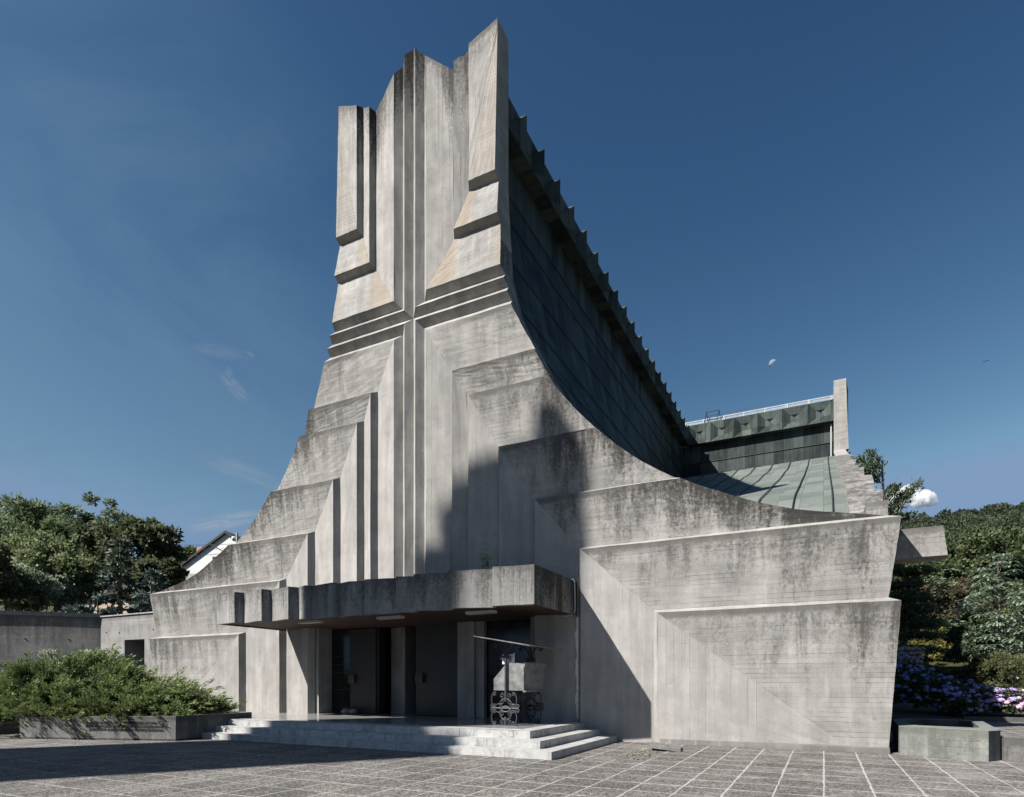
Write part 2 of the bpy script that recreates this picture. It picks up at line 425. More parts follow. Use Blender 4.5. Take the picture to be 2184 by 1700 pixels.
# the cross arm spreads much wider: its section runs down to the front corner
SIDE = [(3.13,21.6),(3.15,16.95),(4.7,16.2),(6.4,15.65),(10.4,14.07),(11.5,13.64),(12.6,13.22),(13.8,12.8),(17.7,11.27),(20.2,10.4),(25.0,8.63),(28.2,7.5),(29.7,6.75),(31.0,6.0),(31.9,5.45)]
T = [(0.64,12.79),(1.607,11.27),(2.195,10.40),(3.25,8.63),(4.437,6.90),(5.837,5.32),(7.982,3.44)]
OFF = 0.10; OFFV = 0.14
U = [(0.64,14.07),(1.66,15.65),(2.20,16.95)]
UTOP = {0.0:22.18, 0.2125:21.93, 0.425:21.80, 0.64:21.48}
def lerp(a, b, t): return a + (b-a)*t

def build_front(mb, tr, zclip=3.62, clip_a=4.15, C=CURVE, sx=1.0, ends=(13.43, 13.2)):
    """relief of a cross-topped front. tr(a, y, z) puts a point (lateral, depth, height) into the world"""
    T_ = [(a if a < 0.7 else 0.64+(a-0.64)*sx, z) for a, z in T]
    def curve_a(z): return on_curve(C, z)
    ce = C[-1][0]
    for sg in (-1, 1):
        def Pt(a, p, z): return tr(sg*a, p, z)
        def uvH(a, z): return (a*sg + 40, z)
        def uvV(a, z): return (z, a*sg + 40)
        def endp(a, z, p): pass
        sides = []      # outer boundary points (a, p, z) from top to bottom
        # ---------------- lower half: nested frames
        for k, (ak, zk) in enumerate(T_):
            last = k == len(T)-1
            if last: an, zn = ends[0]-0.93, 0.0; av, zv = ends[0]-0.93, 0.0
            else: an, zn = T_[k+1]; av, zv = an-OFFV, zn+OFF
            nr, nc = 12, 10
            def aend(z):
                if k < 4: return curve_a(z)
                if k == 4: return curve_a(max(z, 5.451)) if z > 5.451 else ce
                t = (zk-z)/(zk-zv); return lerp(ends[0], ends[1], t)
            # H face
            rows = []
            for i in range(nr+1):
                t = i/nr; z = lerp(zk, zv, t); p = DV*t
                a0 = lerp(ak, av, t); a1 = aend(z)
                if k == 4 and i == 0: a1 = curve_a(zk)
                rows.append([(lerp(a0, a1, j/nc), p, z) for j in range(nc+1)])
            for i in range(nr):
                for j in range(nc):
                    q = [rows[i][j], rows[i][j+1], rows[i+1][j+1], rows[i+1][j]]
                    ae = aend(q[0][2])
                    ud = []
                    for a, p, z in q:
                        o = (a-ak)/max(0.5, ae-ak)
                        top = zk
                        if k == 4 and a > curve_a(zk): # below the open curved edge
                            top = min(zk, np.interp(a, [c[0] for c in C[-9:]], [c[1] for c in C[-9:]]))
                        base = (0.05, 0.35, 0.45, 0.6, 0.7, 0.7, 0.55)[k]
                        outw = (0.8, 1.0, 1.05, 1.15, 1.15, 1.05, 1.1)[k]
                        ud.append((top - z, lerp(base, outw, min(1, max(0, o))) * (1.0 if k < 5 else 0.92)))
                    mb.face([Pt(*x) for x in q], 0, [uvH(x[0], x[2]) for x in q], ud)
            sides += [(r[-1][0], r[-1][1], r[-1][2]) for r in rows]
            # V face
            zb = 0.0 if ak > clip_a else zclip
            ncv, nrv = 4, 8
            def colpt(s, r):
                a = lerp(ak, av, s); zt = lerp(zk, zv, s)
                zt = max(zt, zb)
                return (a, DV*s, lerp(zt, zb, r))
            amax_s = 1.0
            for i in range(ncv):
                for j in range(nrv):
                    q = [colpt(i/ncv, j/nrv), colpt((i+1)/ncv, j/nrv), colpt((i+1)/ncv, (j+1)/nrv), colpt(i/ncv, (j+1)/nrv)]
                    mb.face([Pt(*x) for x in q], 1, [uvV(x[0], x[2]) for x in q],
                            [(max(0.3, x[2]*0.0 + (zk - x[2])*0.4 + 0.4), 0.22) for x in q])
            # bevels (returns)
            if not last:
                zb2 = 0.0 if an > clip_a else zclip
                ae_v = rows[-1][-1][0]
                ae_r = curve_a(zn) if k+1 <= 4 else ends[0]
                if k+1 == 4: ae_r = curve_a(zn)
                nb = 8
                for j in range(nb):
                    t0, t1 = j/nb, (j+1)/nb
                    q = [(lerp(av, ae_v, t0), DV, zv), (lerp(av, ae_v, t1), DV, zv), (lerp(an, ae_r, t1), 0, zn), (lerp(an, ae_r, t0), 0, zn)]
                    mb.face([Pt(*x) for x in q], 0, [uvH(x[0], x[2]) for x in q], [(0.45, 0.28+0.3*t0)]*4)
                for j in range(6):
                    t0, t1 = j/6, (j+1)/6
                    q = [(av, DV, lerp(zv, zb2, t0)), (an, 0, lerp(zn, zb2, t0)), (an, 0, lerp(zn, zb2, t1)), (av, DV, lerp(zv, zb2, t1))]
                    mb.face([Pt(*x) for x in q], 0, [uvV(x[0], x[2]) for x in q], [(0.6, 0.15)]*4)
        # ---------------- the cross of V grooves
        ms = [0.0, 0.2125, 0.425, 0.64]; ps = [0.2125, 0.0, 0.2125, 0.0]
        for i in range(3):
            m0, m1, p0, p1 = ms[i], ms[i+1], ps[i], ps[i+1]
            zt0, zt1 = UTOP[m0], UTOP[m1]
            for up in (-1, 1):
                # vertical arm
                e0 = zt0 if up > 0 else zclip+0.3; e1 = zt1 if up > 0 else zclip+0.3
                n = 8
                for j in range(n):
                    t0, t1 = j/n, (j+1)/n
                    q = [(m0, p0, lerp(ZC+up*m0, e0, t0)), (m1, p1, lerp(ZC+up*m1, e1, t0)), (m1, p1, lerp(ZC+up*m1, e1, t1)), (m0, p0, lerp(ZC+up*m0, e0, t1))]
                    ud = [((zt0 - x[2]) if up > 0 else 3.0, 1.15 if up > 0 else 0.3) for x in q]
                    mb.face([Pt(*x) for x in q], 0, [uvV(x[0]*1.4, x[2]) for x in q], ud)
                # horizontal arm
                c0, c1 = curve_a(ZC+up*m0), curve_a(ZC+up*m1)
                n = 5
                for j in range(n):
                    t0, t1 = j/n, (j+1)/n
                    q = [(lerp(m0, c0, t0), p0, ZC+up*m0), (lerp(m0, c0, t1), p0, ZC+up*m0), (lerp(m1, c1, t1), p1, ZC+up*m1), (lerp(m1, c1, t0), p1, ZC+up*m1)]
                    mb.face([Pt(*x) for x in q], 0, [uvH(x[0], x[2]*1.4) for x in q], [(0.5, 0.45)]*4)
        cross_sides = [(curve_a(ZC+m), p, ZC+m) for m, p in zip(reversed(ms), reversed(ps))] + [(curve_a(ZC-m), p, ZC-m) for m, p in zip(ms[1:], ps[1:])]
        # ---------------- upper half
        pe = 0.14
        tops = [(0.64,0.0,21.48)]
        upper_sides = []
        for k, (ak, zk) in enumerate(U):
            if k < 2:
                an, zn = U[k+1]; av, zv, pv = an-0.11, zn-0.15, DV
                ztk = (21.48, 20.85)[k]; ztv = (20.80, 21.16)[k]
            else:
                av, zv, pv = 3.13, 21.3, pe; ztk, ztv = 21.13, 21.6
            # V face
            n, nr = 5, 10
            for i in range(n):
                for j in range(nr):
                    def cp(s, r):
                        a = lerp(ak, av, s); zb = lerp(zk, zv, s); zt = lerp(ztk, ztv, s)
                        return (a, pv*s, lerp(zt, zb, r))
                    q = [cp(i/n, j/nr), cp((i+1)/n, j/nr), cp((i+1)/n, (j+1)/nr), cp(i/n, (j+1)/nr)]
                    ztm = lerp(ztk, ztv, (i+.5)/n)
                    inten = (1.0, 1.0, 0.75)[k]
                    if k == 0: inten *= lerp(0.7, 1.15, i/n)
                    tn = [0.0]*4
                    if k == 2:
                        tn = [max(0.0, 0.5*(x[0]-2.75)/0.4) for x in q]
                    mb.face([Pt(*x) for x in q], 0, [uvV(x[0], x[2]) for x in q], [(ztm - x[2], inten) for x in q], tn)
            # H face (leans back upwards from its lower edge)
            nr2, nc2 = 10, 12
            rows = []
            for i in range(nr2+1):
                t = i/nr2; z = lerp(zk, zv, t)
                a0 = lerp(ak, av, t); a1 = curve_a(z) if k < 2 else 3.13
                if k == 2: a1 = lerp(3.115, 3.13, t)
                rows.append([(lerp(a0, a1, j/nc2), pv*t, z) for j in range(nc2+1)])
            for i in range(nr2):
                for j in range(nc2):
                    q = [rows[i][j], rows[i][j+1], rows[i+1][j+1], rows[i+1][j]]
                    if k < 2:
                        tn = [max(0.0, min(1.0, 1.0 - (x[0]-av-0.02)/0.22)) for x in q]
                        tn = [v if x[0] > av else 1.0 for v, x in zip(tn, q)]
                        if k == 0: tn = [max(v, 0.8*max(0.0, (x[0]-2.85)/0.45)) for v, x in zip(tn, q)]
                        tn = [v*0.8 if sg < 0 else v for v in tn]
                    else: tn = [0.22 if sg < 0 else 0.42]*4
                    mb.face([Pt(*x) for x in q], 0, [uvH(x[0], x[2]) for x in q], [(1.6, 0.45 if k == 2 else 0.3)]*4, tn)
            upper_sides = [(r[-1][0], r[-1][1], r[-1][2]) for r in reversed(rows)] + upper_sides
            if k < 2:
                for j in range(8):
                    t0, t1 = j/8, (j+1)/8
                    zt_v, zt_r = ztv, (20.85, 21.13)[k]
                    q = [(av, DV, lerp(zv, zt_v, t0)), (an, 0, lerp(zn, zt_r, t0)), (an, 0, lerp(zn, zt_r, t1)), (av, DV, lerp(zv, zt_v, t1))]
                    mb.face([Pt(*x) for x in q], 0, [uvV(x[0], x[2]) for x in q], [(zt_v - x[2], 1.3) for x in q])
                ce_v, ce_r = curve_a(zv), curve_a(zn)
                for j in range(4):
                    t0, t1 = j/4, (j+1)/4
                    q = [(lerp(av, ce_v, t0), DV, zv), (lerp(av, ce_v, t1), DV, zv), (lerp(an, ce_r, t1), 0, zn), (lerp(an, ce_r, t0), 0, zn)]
                    mb.face([Pt(*x) for x in q], 0, [uvH(x[0], x[2]) for x in q], [(0.8, 0.3)]*4, [0.25]*4)
        # ---------------- top faces of the tower
        prof = [(0.0,0.2125,22.18),(0.2125,0.0,21.93),(0.425,0.2125,21.80),(0.64,0.0,21.48),(1.55,DV,20.80),(1.66,0.0,20.85),(2.09,DV,21.16),(2.20,0.0,21.13),(3.13,pe,21.6)]
        for (a0,p0,z0),(a1,p1,z1) in zip(prof, prof[1:]):
            mb.face([Pt(a0,p0,z0), Pt(a1,p1,z1), Pt(a1,THICK,z1-0.06), Pt(a0,THICK,z0-0.06)], 0, None, [(0.0,1.0)]*4)
            mb.face([Pt(a0,THICK,z0-0.06), Pt(a1,THICK,z1-0.06), Pt(a1,THICK,14.0), Pt(a0,THICK,14.0)], 0, None, [(0.0,0.8),(0.0,0.8),(5,0.8),(5,0.8)])
        # ---------------- outer edge
        allside = [(3.13, pe, 21.6)] + upper_sides + cross_sides + sides
        for (a0,p0,z0),(a1,p1,z1) in zip(allside, allside[1:]):
            if abs(z0-z1) + abs(a0-a1) + abs(p0-p1) < 1e-4: continue
            wgt = 0.45 if z0 > 15 else 0.95
            mb.face([Pt(a0,p0,z0), Pt(a1,p1,z1), Pt(a1,THICK,z1), Pt(a0,THICK,z0)], 0,
                    [(p0+z0, z0), (p1+z1, z1), (THICK+z1, z1), (THICK+z0, z0)], [(0.35 if z0 < 15 else 1.0, wgt)]*4)
        # back of the wall
        for (a0,p0,z0),(a1,p1,z1) in zip(allside, allside[1:]):
            if z0 - z1 < 1e-4 or z0 > 15: continue
            mb.face([Pt(0.0,THICK,z0), Pt(a0,THICK,z0), Pt(a1,THICK,z1), Pt(0.0,THICK,z1)], 0, None, [(1.0,0.3)]*4) if z1 > 4.6 else None

church = empty('church', (XC, YF, 0), 'grey board-marked concrete church with a cross-grooved tower front, curved side walls and green copper roof', 'church')
# parts are modelled in world space: parent them to the root and keep that place
class PartParent: pass
def adopt(o, parent):
    o.parent = parent
    o.matrix_parent_inverse = parent_matrix(parent).inverted()
    return o
def parent_matrix(p):
    m = Matrix.Translation(p.location) @ p.rotation_euler.to_matrix().to_4x4()
    if p.parent: m = parent_matrix(p.parent) @ p.matrix_parent_inverse @ m
    return m
def part(mb, name, mats, parent, **k):
    o = mb.build(name, mats, None, **k); return adopt(o, parent)

mb = MB(0.012)
build_front(mb, lambda a, p, z: (XC+a, YF+p, z))
front = part(mb, 'front_wall', [M['conc'], M['conc_smooth']], church)
XT, YT = 1.45, 49.0                  # plane and axis of the side front at the end of the cross arm
mb = MB(0.012)
build_front(mb, lambda a, p, z: (XT-p, YT+a, z), zclip=0.0, clip_a=99, C=SIDE, sx=2.2, ends=(31.95, 31.7))
part(mb, 'side_wall', [M['conc'], M['conc_smooth']], church)['label'] = 'second cross-topped concrete wall seen edge-on at the end of the roof arm'

# ---- roof: two section curves swept along the arms, mitred where they meet
prof = [(2.55,19.0,2.55),(2.58,17.6,2.56),(2.66,16.75,2.60)]
low = [(a-0.10, z-0.13) for a, z in CURVE if z < 14.5]
prof += [(2.95,15.2,on_curve(SIDE,15.2)-0.1)] + [(a, z, on_curve(SIDE, z+0.13)-0.1) for a, z in low]
fine_p = []
for (a0,z0,b0),(a1,z1,b1) in zip(prof, prof[1:]):
    n = max(1, int(math.hypot(a1-a0, z1-z0)/0.25))
    for i in range(n): fine_p.append((lerp(a0,a1,i/n), lerp(z0,z1,i/n), lerp(b0,b1,i/n)))
fine_p.append(prof[-1])
arc = [0.0]; arb = [0.0]
for (a0,z0,b0),(a1,z1,b1) in zip(fine_p, fine_p[1:]):
    arc.append(arc[-1] + math.hypot(a1-a0, z1-z0)); arb.append(arb[-1] + math.hypot(b1-b0, z1-z0))
XE = XT - THICK + 0.02
YB = YF + THICK - 0.02
upw, nav, tra = {1: MB(), -1: MB()}, {1: MB(), -1: MB()}, MB()
for i in range(len(fine_p)-1):
    (a0,z0,b0),(a1,z1,b1) = fine_p[i], fine_p[i+1]
    s0, s1 = arc[i], arc[i+1]
    for sg in (1, -1):
        q = [(XC+sg*a0, YB, z0), (XC+sg*a0, YT-b0, z0), (XC+sg*a1, max(YB+0.02, YT-b1), z1), (XC+sg*a1, YB, z1)]
        uvq = [(YB, s0), (YT-b0, s0), (YT-b1, s1), (YB, s1)]
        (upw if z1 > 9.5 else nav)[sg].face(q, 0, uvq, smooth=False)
    if XC + a1 < XE - 0.05:
        q = [(XC+a0, YT-b0, z0), (XE, YT-b0, z0), (XE, YT-b1, z1), (XC+a1, YT-b1, z1)]
        uvq = [(XC+a0, arb[i]), (XE, arb[i]), (XE, arb[i+1]), (XC+a1, arb[i+1])]
        (upw[1] if z1 > 16.7 else tra).face(q, 0, uvq)
for sg in (1, -1):
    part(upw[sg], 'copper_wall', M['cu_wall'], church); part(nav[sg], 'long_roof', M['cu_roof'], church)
part(tra, 'fan_roof', M['cu_roof'], church)
# standing seams
sm = MB()
def strip(path, wdt=0.07, hgt=0.09):
    sm.tube(path, wdt*0.26, 5, 0)
zs = [17.7, 16.75, 15.0, 13.3, 11.7, 10.2, 8.9, 7.8, 6.9]
for zz in zs:
    for i in range(len(fine_p)-1):
        (a0,z0,b0),(a1,z1,b1) = fine_p[i], fine_p[i+1]
        if z0 >= zz > z1:
            t = (z0-zz)/(z0-z1); a = lerp(a0, a1, t); b = lerp(b0, b1, t); break
    else: continue
    strip([(XC+a+0.03, YB, zz+0.02), (XC+a+0.03, YT-b, zz+0.02)])
    if zz > 16.5: strip([(XC+a, YT-b-0.03, zz+0.02), (XE, YT-b-0.03, zz+0.02)], 0.1)
for k in range(11):
    xs = 0.22 - k*1.02
    path = []
    for i, (a, z, b) in enumerate(fine_p):
        if z > 16.76: continue
        if XC + a > xs: break
        wv = 0.0
        path.append((xs + wv, YT-b-0.02, z+0.04))
    if len(path) > 1: strip(path, 0.085)
part(sm, 'roof_seams', M['seam'], church)

# ---- faceted copper bands under the ridge
def band(mb, L, tr, q=0.11):
    n = max(1, round(L/1.47)); wd = L/n; z0, z1, z2 = 19.0, (20.42 if q > 0.3 else 20.48), 20.52; q = 0.33
    for i in range(n):
        x0, x1 = i*wd, (i+1)*wd; xm = (x0+x1)/2
        a, b = xm-0.27*wd/1.47, xm+0.27*wd/1.47; za, zb = 19.48, 20.0
        F = lambda pts: mb.face([tr(*p) for p in pts], 0, [(p[0], p[2]) for p in pts])
        F([(x0,q,z0),(x1,q,z0),(b,0,za),(a,0,za)])
        F([(x0,q,z0),(a,0,za),(a,0,zb),(x0,q,z1)])
        F([(x1,q,z0),(x1,q,z1),(b,0,zb),(b,0,za)])
        F([(x0,0.06,z2),(x0,q,z1),(a,0,zb)]); F([(x0,0.06,z2),(a,0,zb),(b,0,zb),(x1,0.06,z2)]); F([(x1,0.06,z2),(b,0,zb),(x1,q,z1)])
        F([(a,0,za),(b,0,za),(b,0,zb),(xm,-.12,zb-.16),(a,0,zb)])
        F([(a,0,zb),(xm,-.12,zb-.16),(b,0,zb)])
        F([(x0,q,z0),(x1,q,z0),(x1,-0.6,z0),(x0,-0.6,z0)])           # underside
        F([(x0,0.06,z2),(x1,0.06,z2),(x1,-1.0,z2+0.03),(x0,-1.0,z2+0.03)])
ab = 3.0
mb = MB()
band(mb, (YT-ab)-YB, lambda x, q, z: (XC+ab+q-0.25, YB+x, z))
part(mb, 'roof_band', M['cu_band'], church)
mb = MB()
band(mb, (YT-ab)-YB, lambda x, q, z: (XC-ab-q+0.25, YB+x, z))
part(mb, 'roof_band', M['cu_band'], church)
mb = MB()
band(mb, XE-(XC+ab), lambda x, q, z: (XC+ab+x, YT-ab-q+0.3, z), 0.5)
part(mb, 'roof_band', M['cu_band'], church)
# ridge cover
mb = MB()
for (q0, z0), (q1, z1) in (((2.2,20.55),(0.0,20.9)),):
    for sg in (1,-1):
        mb.face([(XC+sg*q0, YB, z0), (XC+sg*q0, YT-q0, z0), (XC, YT, z1), (XC, YB, z1)])
        mb.face([(XC+q0*0, YT-sg*q0, z0), (XE, YT-sg*q0, z0), (XE, YT, z1), (XC, YT, z1)])
part(mb, 'ridge_sheet', M['cu_band'], church)
# skylight along the cross arm
gl, fr = MB(), MB()
x0, x1 = XC+2.6, XE-0.1
yb, yt = YT-2.35, YT-1.9
gl.face([(x0,yb,20.55),(x1,yb,20.55),(x1,yt,21.06),(x0,yt,21.06)])
gl.face([(x0,yt,21.06),(x1,yt,21.06),(x1,YT,21.2),(x0,YT,21.2)])
fr.tube([(x0,yt,21.1),(x1,yt,21.1)], 0.05, 6); fr.tube([(x0,yb,20.58),(x1,yb,20.58)], 0.04, 6)
n = 7
for i in range(n+1):
    x = lerp(x0, x1, i/n)
    fr.tube([(x-0.05,yb-0.02,20.5),(x-0.05,yt,21.14)],0.03,4); fr.tube([(x+0.05,yb-0.02,20.5),(x+0.05,yt,21.14)],0.03,4)
sk = part(gl, 'skylight', M['glass_grey'], church); part(fr, 'skylight_frame', M['white_metal'], sk)
# service railing on the ridge
mb = MB()
rx0, rx1, ry = -7.7, -6.82, YT-2.2
for x in (rx0, rx1):
    mb.tube([(x-0.12,ry-0.3,20.55),(x,ry,21.5)], 0.025, 5); mb.tube([(x+0.12,ry+0.3,20.6),(x,ry,21.5)], 0.025, 5)
for zz in (20.9,21.2,21.5,21.5): mb.tube([(rx0,ry,zz),(rx1,ry,zz)], 0.02, 5)
mb.tube([(rx1,ry,21.2),(rx1+3.0,ry,21.25)], 0.014, 4)
part(mb, 'roof_railing', M['iron'], church)
# downpipe by the side wall, little white slats at the inner corner
mb = MB()
mb.tube([(XE-0.16, YT-2.75, 18.9), (XE-0.16, YT-2.78, 16.5)], 0.045, 8)
part(mb, 'downpipe', M['white_metal'], church)
# low walls of the corner wing under the eaves, eave blocks at both flanks
mb = MB(0.01)
mb.box((XC+12.9, YB, 0), (XC+13.1, YT, 5.36), dirt=0.8)
part(mb, 'flank_wall', M['conc'], church)
mb = MB(0.01)
mb.box((XC-13.1, YB, 0), (XC-12.9, YT, 5.36), dirt=0.8)
part(mb, 'flank_wall', M['conc'], church)
for sg in (1, -1):
    mb = MB(0.008)
    xa, xb = XC+sg*13.0, XC+sg*14.36
    for lo, hi, zz0, zz1, yy in ((xa, xb, 4.52, 5.2, 0.0),):
        p = [(lo, 4.52, 5.2), (xb, 4.52, 5.2)]
        y0, y1 = YF+THICK+0.01, YF+THICK+0.75
        pts = [(xa,y0,4.52),(xb+sg*0.05,y0,4.52),(xb-sg*0.04,y0,5.2),(xa,y0,5.2)]
        mb.face(pts, 0, None, [(0.7,0.6),(0.7,0.6),(0,0.6),(0,0.6)])
        bk = [(a, y1, c) for a, _, c in pts]
        for i in range(4):
            j = (i+1) % 4
            mb.face([pts[i], pts[j], bk[j], bk[i]], 0, None, [(0.2,0.4)]*4)
        mb.face(bk, 0)
    part(mb, 'eave_block', M['conc'], church)
mb = MB(0.01); mb.box((XC+12.78, YF+THICK+0.004, 5.3), (XC+13.24, YF+THICK+1.0, 5.93), dirt=0.7); part(mb, 'parapet_block', M['conc'], church)

# ---- canopy over the entrance
Z0, Z1 = 3.49, 4.45
half = [(a, y-0.08) for a, y in ((0.08,13.40),(0.52,13.56),(0.58,13.34),(1.55,13.55),(1.64,13.36),(2.12,13.57),(2.27,13.30),(3.25,13.55),(3.37,13.28),(4.50,13.58),(4.62,13.32),(5.67,13.50))]
edge = [(XC-a, y) for a, y in reversed(half)] + [(XC+a, y) for a, y in half]
mb = MB(0.012)
for (ax, ay), (bx, by) in zip(edge, edge[1:]):
    n = 3
    for i in range(n):
        t0, t1 = i/n, (i+1)/n
        p = [(lerp(ax,bx,t0), lerp(ay,by,t0)), (lerp(ax,bx,t1), lerp(ay,by,t1))]
        mb.face([(p[0][0],p[0][1],Z0),(p[1][0],p[1][1],Z0),(p[1][0],p[1][1],Z1),(p[0][0],p[0][1],Z1)], 0,
                [(Z0, p[0][0]),(Z0, p[1][0]),(Z1, p[1][0]),(Z1, p[0][0])], [(Z1-Z0+.25,.78),(Z1-Z0+.25,.78),(0.12,.85),(0.12,.85)])
ye = 16.32
for x, y in (edge[0], edge[-1]):
    for i in range(4):
        t0, t1 = i/4, (i+1)/4
        mb.face([(x,lerp(y,ye,t0),Z0),(x,lerp(y,ye,t1),Z0),(x,lerp(y,ye,t1),Z1),(x,lerp(y,ye,t0),Z1)], 0,
                [(Z0,lerp(y,ye,t0)),(Z0,lerp(y,ye,t1)),(Z1,lerp(y,ye,t1)),(Z1,lerp(y,ye,t0))], [(Z1-Z0,1.15),(Z1-Z0,1.15),(0,1.15),(0,1.15)])
top = edge + [(edge[-1][0], ye), (edge[0][0], ye)]
mb.face([(x,y,Z1) for x, y in top], 0, None, [(0,0.9)]*len(top))
inner = [(x + (0.1 if x < XC else -0.1)*(1 if abs(x-XC) > 5.6 else 0), y+0.14) for x, y in edge]
for i in range(len(edge)-1):
    mb.face([(*edge[i],Z0),(*inner[i],Z0),(*inner[i+1],Z0),(*edge[i+1],Z0)])
    mb.face([(*inner[i],Z0),(*inner[i],Z0+0.12),(*inner[i+1],Z0+0.12),(*inner[i+1],Z0)])
canopy = part(mb, 'canopy', M['conc_dark'], church)
mb = MB()
yy = 13.6
while yy < 17.2:
    mb.box((XC-5.57, yy, Z0+0.05), (XC+5.57, yy+0.135, Z0+0.09)); yy += 0.145
part(mb, 'soffit', M['soffit'], canopy)
for a, y in ((-2.4,14.25),(0.62,14.35),(3.62,14.42)):
    mb = MB(); mb.box((XC+a-0.43, y-0.11, Z0-0.03), (XC+a+0.43, y+0.11, Z0+0.045))
    part(mb, 'light_fixture', M['lamp'], canopy)
mb = MB()
px = XC+5.67+0.03
mb.tube([(px-0.5,16.2,4.5),(px-0.02,16.0,4.47),(px,16.02,4.40),(px,16.06,3.65),(px-0.05,16.06,3.5),(px-0.4,16.15,3.47)], 0.02, 6)
part(mb, 'cable', M['white_metal'], canopy)

# ---- entrance recess
ZP = 0.50; YD = 17.0
def bx(name, a0, a1, y0, y1, z0, z1, mat, parent=church, dirt=0.0, jitter=0.004):
    mb = MB(jitter); mb.box((XC+a0, y0, z0), (XC+a1, y1, z1), dirt=dirt); return part(mb, name, mat, parent)
for a0, a1, y0 in ((-4.42,-4.16,16.42),(1.34,1.84,16.80),(1.84,2.30,16.70)):
    pass
def pier(a0, a1, y0, y1=17.6):
    mb = MB(0.006)
    mb.box((XC+a0, y0, 0.3), (XC+a1, y1, 3.58))
    mb.ub = [(b, a) for a, b in mb.ub]        # boards run upright
    return part(mb, 'pier', M['conc'], church)
pier(-4.44, -4.18, 16.40); pier(4.17, 4.44, 16.40)
pier(1.36, 1.78, 16.84); pier(1.79, 2.02, 16.76); pier(2.03, 2.32, 16.88)
pier(-2.02, -1.40, 17.75, 18.4)
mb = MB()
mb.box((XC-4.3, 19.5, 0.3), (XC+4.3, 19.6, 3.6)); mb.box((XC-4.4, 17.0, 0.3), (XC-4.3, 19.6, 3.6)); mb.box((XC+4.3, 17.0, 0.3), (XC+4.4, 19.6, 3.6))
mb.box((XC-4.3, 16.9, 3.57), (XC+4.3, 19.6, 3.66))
part(mb, 'vestibule', M['black'], church)  # inner walls coloured black to stand for the unlit depth
bx('glass_panel', -4.17, -3.24, YD+0.05, YD+0.09, 0.5, 3.56, M['glass_dark'])
for zz in (1.35, 1.95, 2.25, 2.55):
    mb = MB(); mb.box((XC-4.14, YD+0.03, zz), (XC-3.26, YD+0.048, zz+0.012)); part(mb, 'glazing_bar', M['iron_grey'], church)
dl = bx('door', -3.22, -2.06, YD-0.05, YD+0.02, 0.52, 3.5, M['door_brown'])
dl['label'] = 'dark brown door leaf on the left'
bx('door_handle', -3.20, -2.94, YD-0.17, YD-0.051, 1.58, 1.88, M['wood'], dl)
bx('dark_gap', -2.05, -1.92, YD-0.02, YD+0.3, 0.5, 3.56, M['black'])  # black box filling in the shade of the gap beside the leaf
dr = bx('door', -0.36, 1.33, YD-0.03, YD+0.04, 0.52, 3.56, M['door_green'])
dr['label'] = 'dark green door leaf on the right'
bx('door_handle', -0.32, -0.02, YD-0.15, YD-0.031, 1.60, 1.90, M['wood'], dr)
mb = MB(); mb.box((XC-0.02, YD-0.045, 1.55), (XC+1.31, YD-0.032, 1.565)); part(mb, 'door_rail', M['iron_grey'], dr)
bx('glass_panel', 2.33, 4.16, YD+0.03, YD+0.07, 0.5, 3.56, M['glass_dark'])
# pale mortar run at the corner right of the entrance
mb = MB()
pts = []
zz = 3.45
while zz > 0.5:
    wv = 0.035 + 0.03*math.sin(zz*7.1) + 0.02*math.sin(zz*17+1)
    pts.append((zz, max(0.012, wv))); zz -= 0.11
for (za, wa), (zb_, wb) in zip(pts, pts[1:]):
    mb.face([(XC+5.66-wa, YF+DV-0.012, za), (XC+5.70, YF+DV-0.016, za), (XC+5.70, YF+DV-0.016, zb_), (XC+5.66-wb, YF+DV-0.012, zb_)])
part(mb, 'mortar_run', M['caulk'], church)
# grey plinth along the foot of the right wing
mb = MB(0.015); mb.box((XC+8.05, YF-0.02, 0.0), (XC+13.2, YF+0.3, 0.13)); part(mb, 'plinth', M['conc_plain'], church)
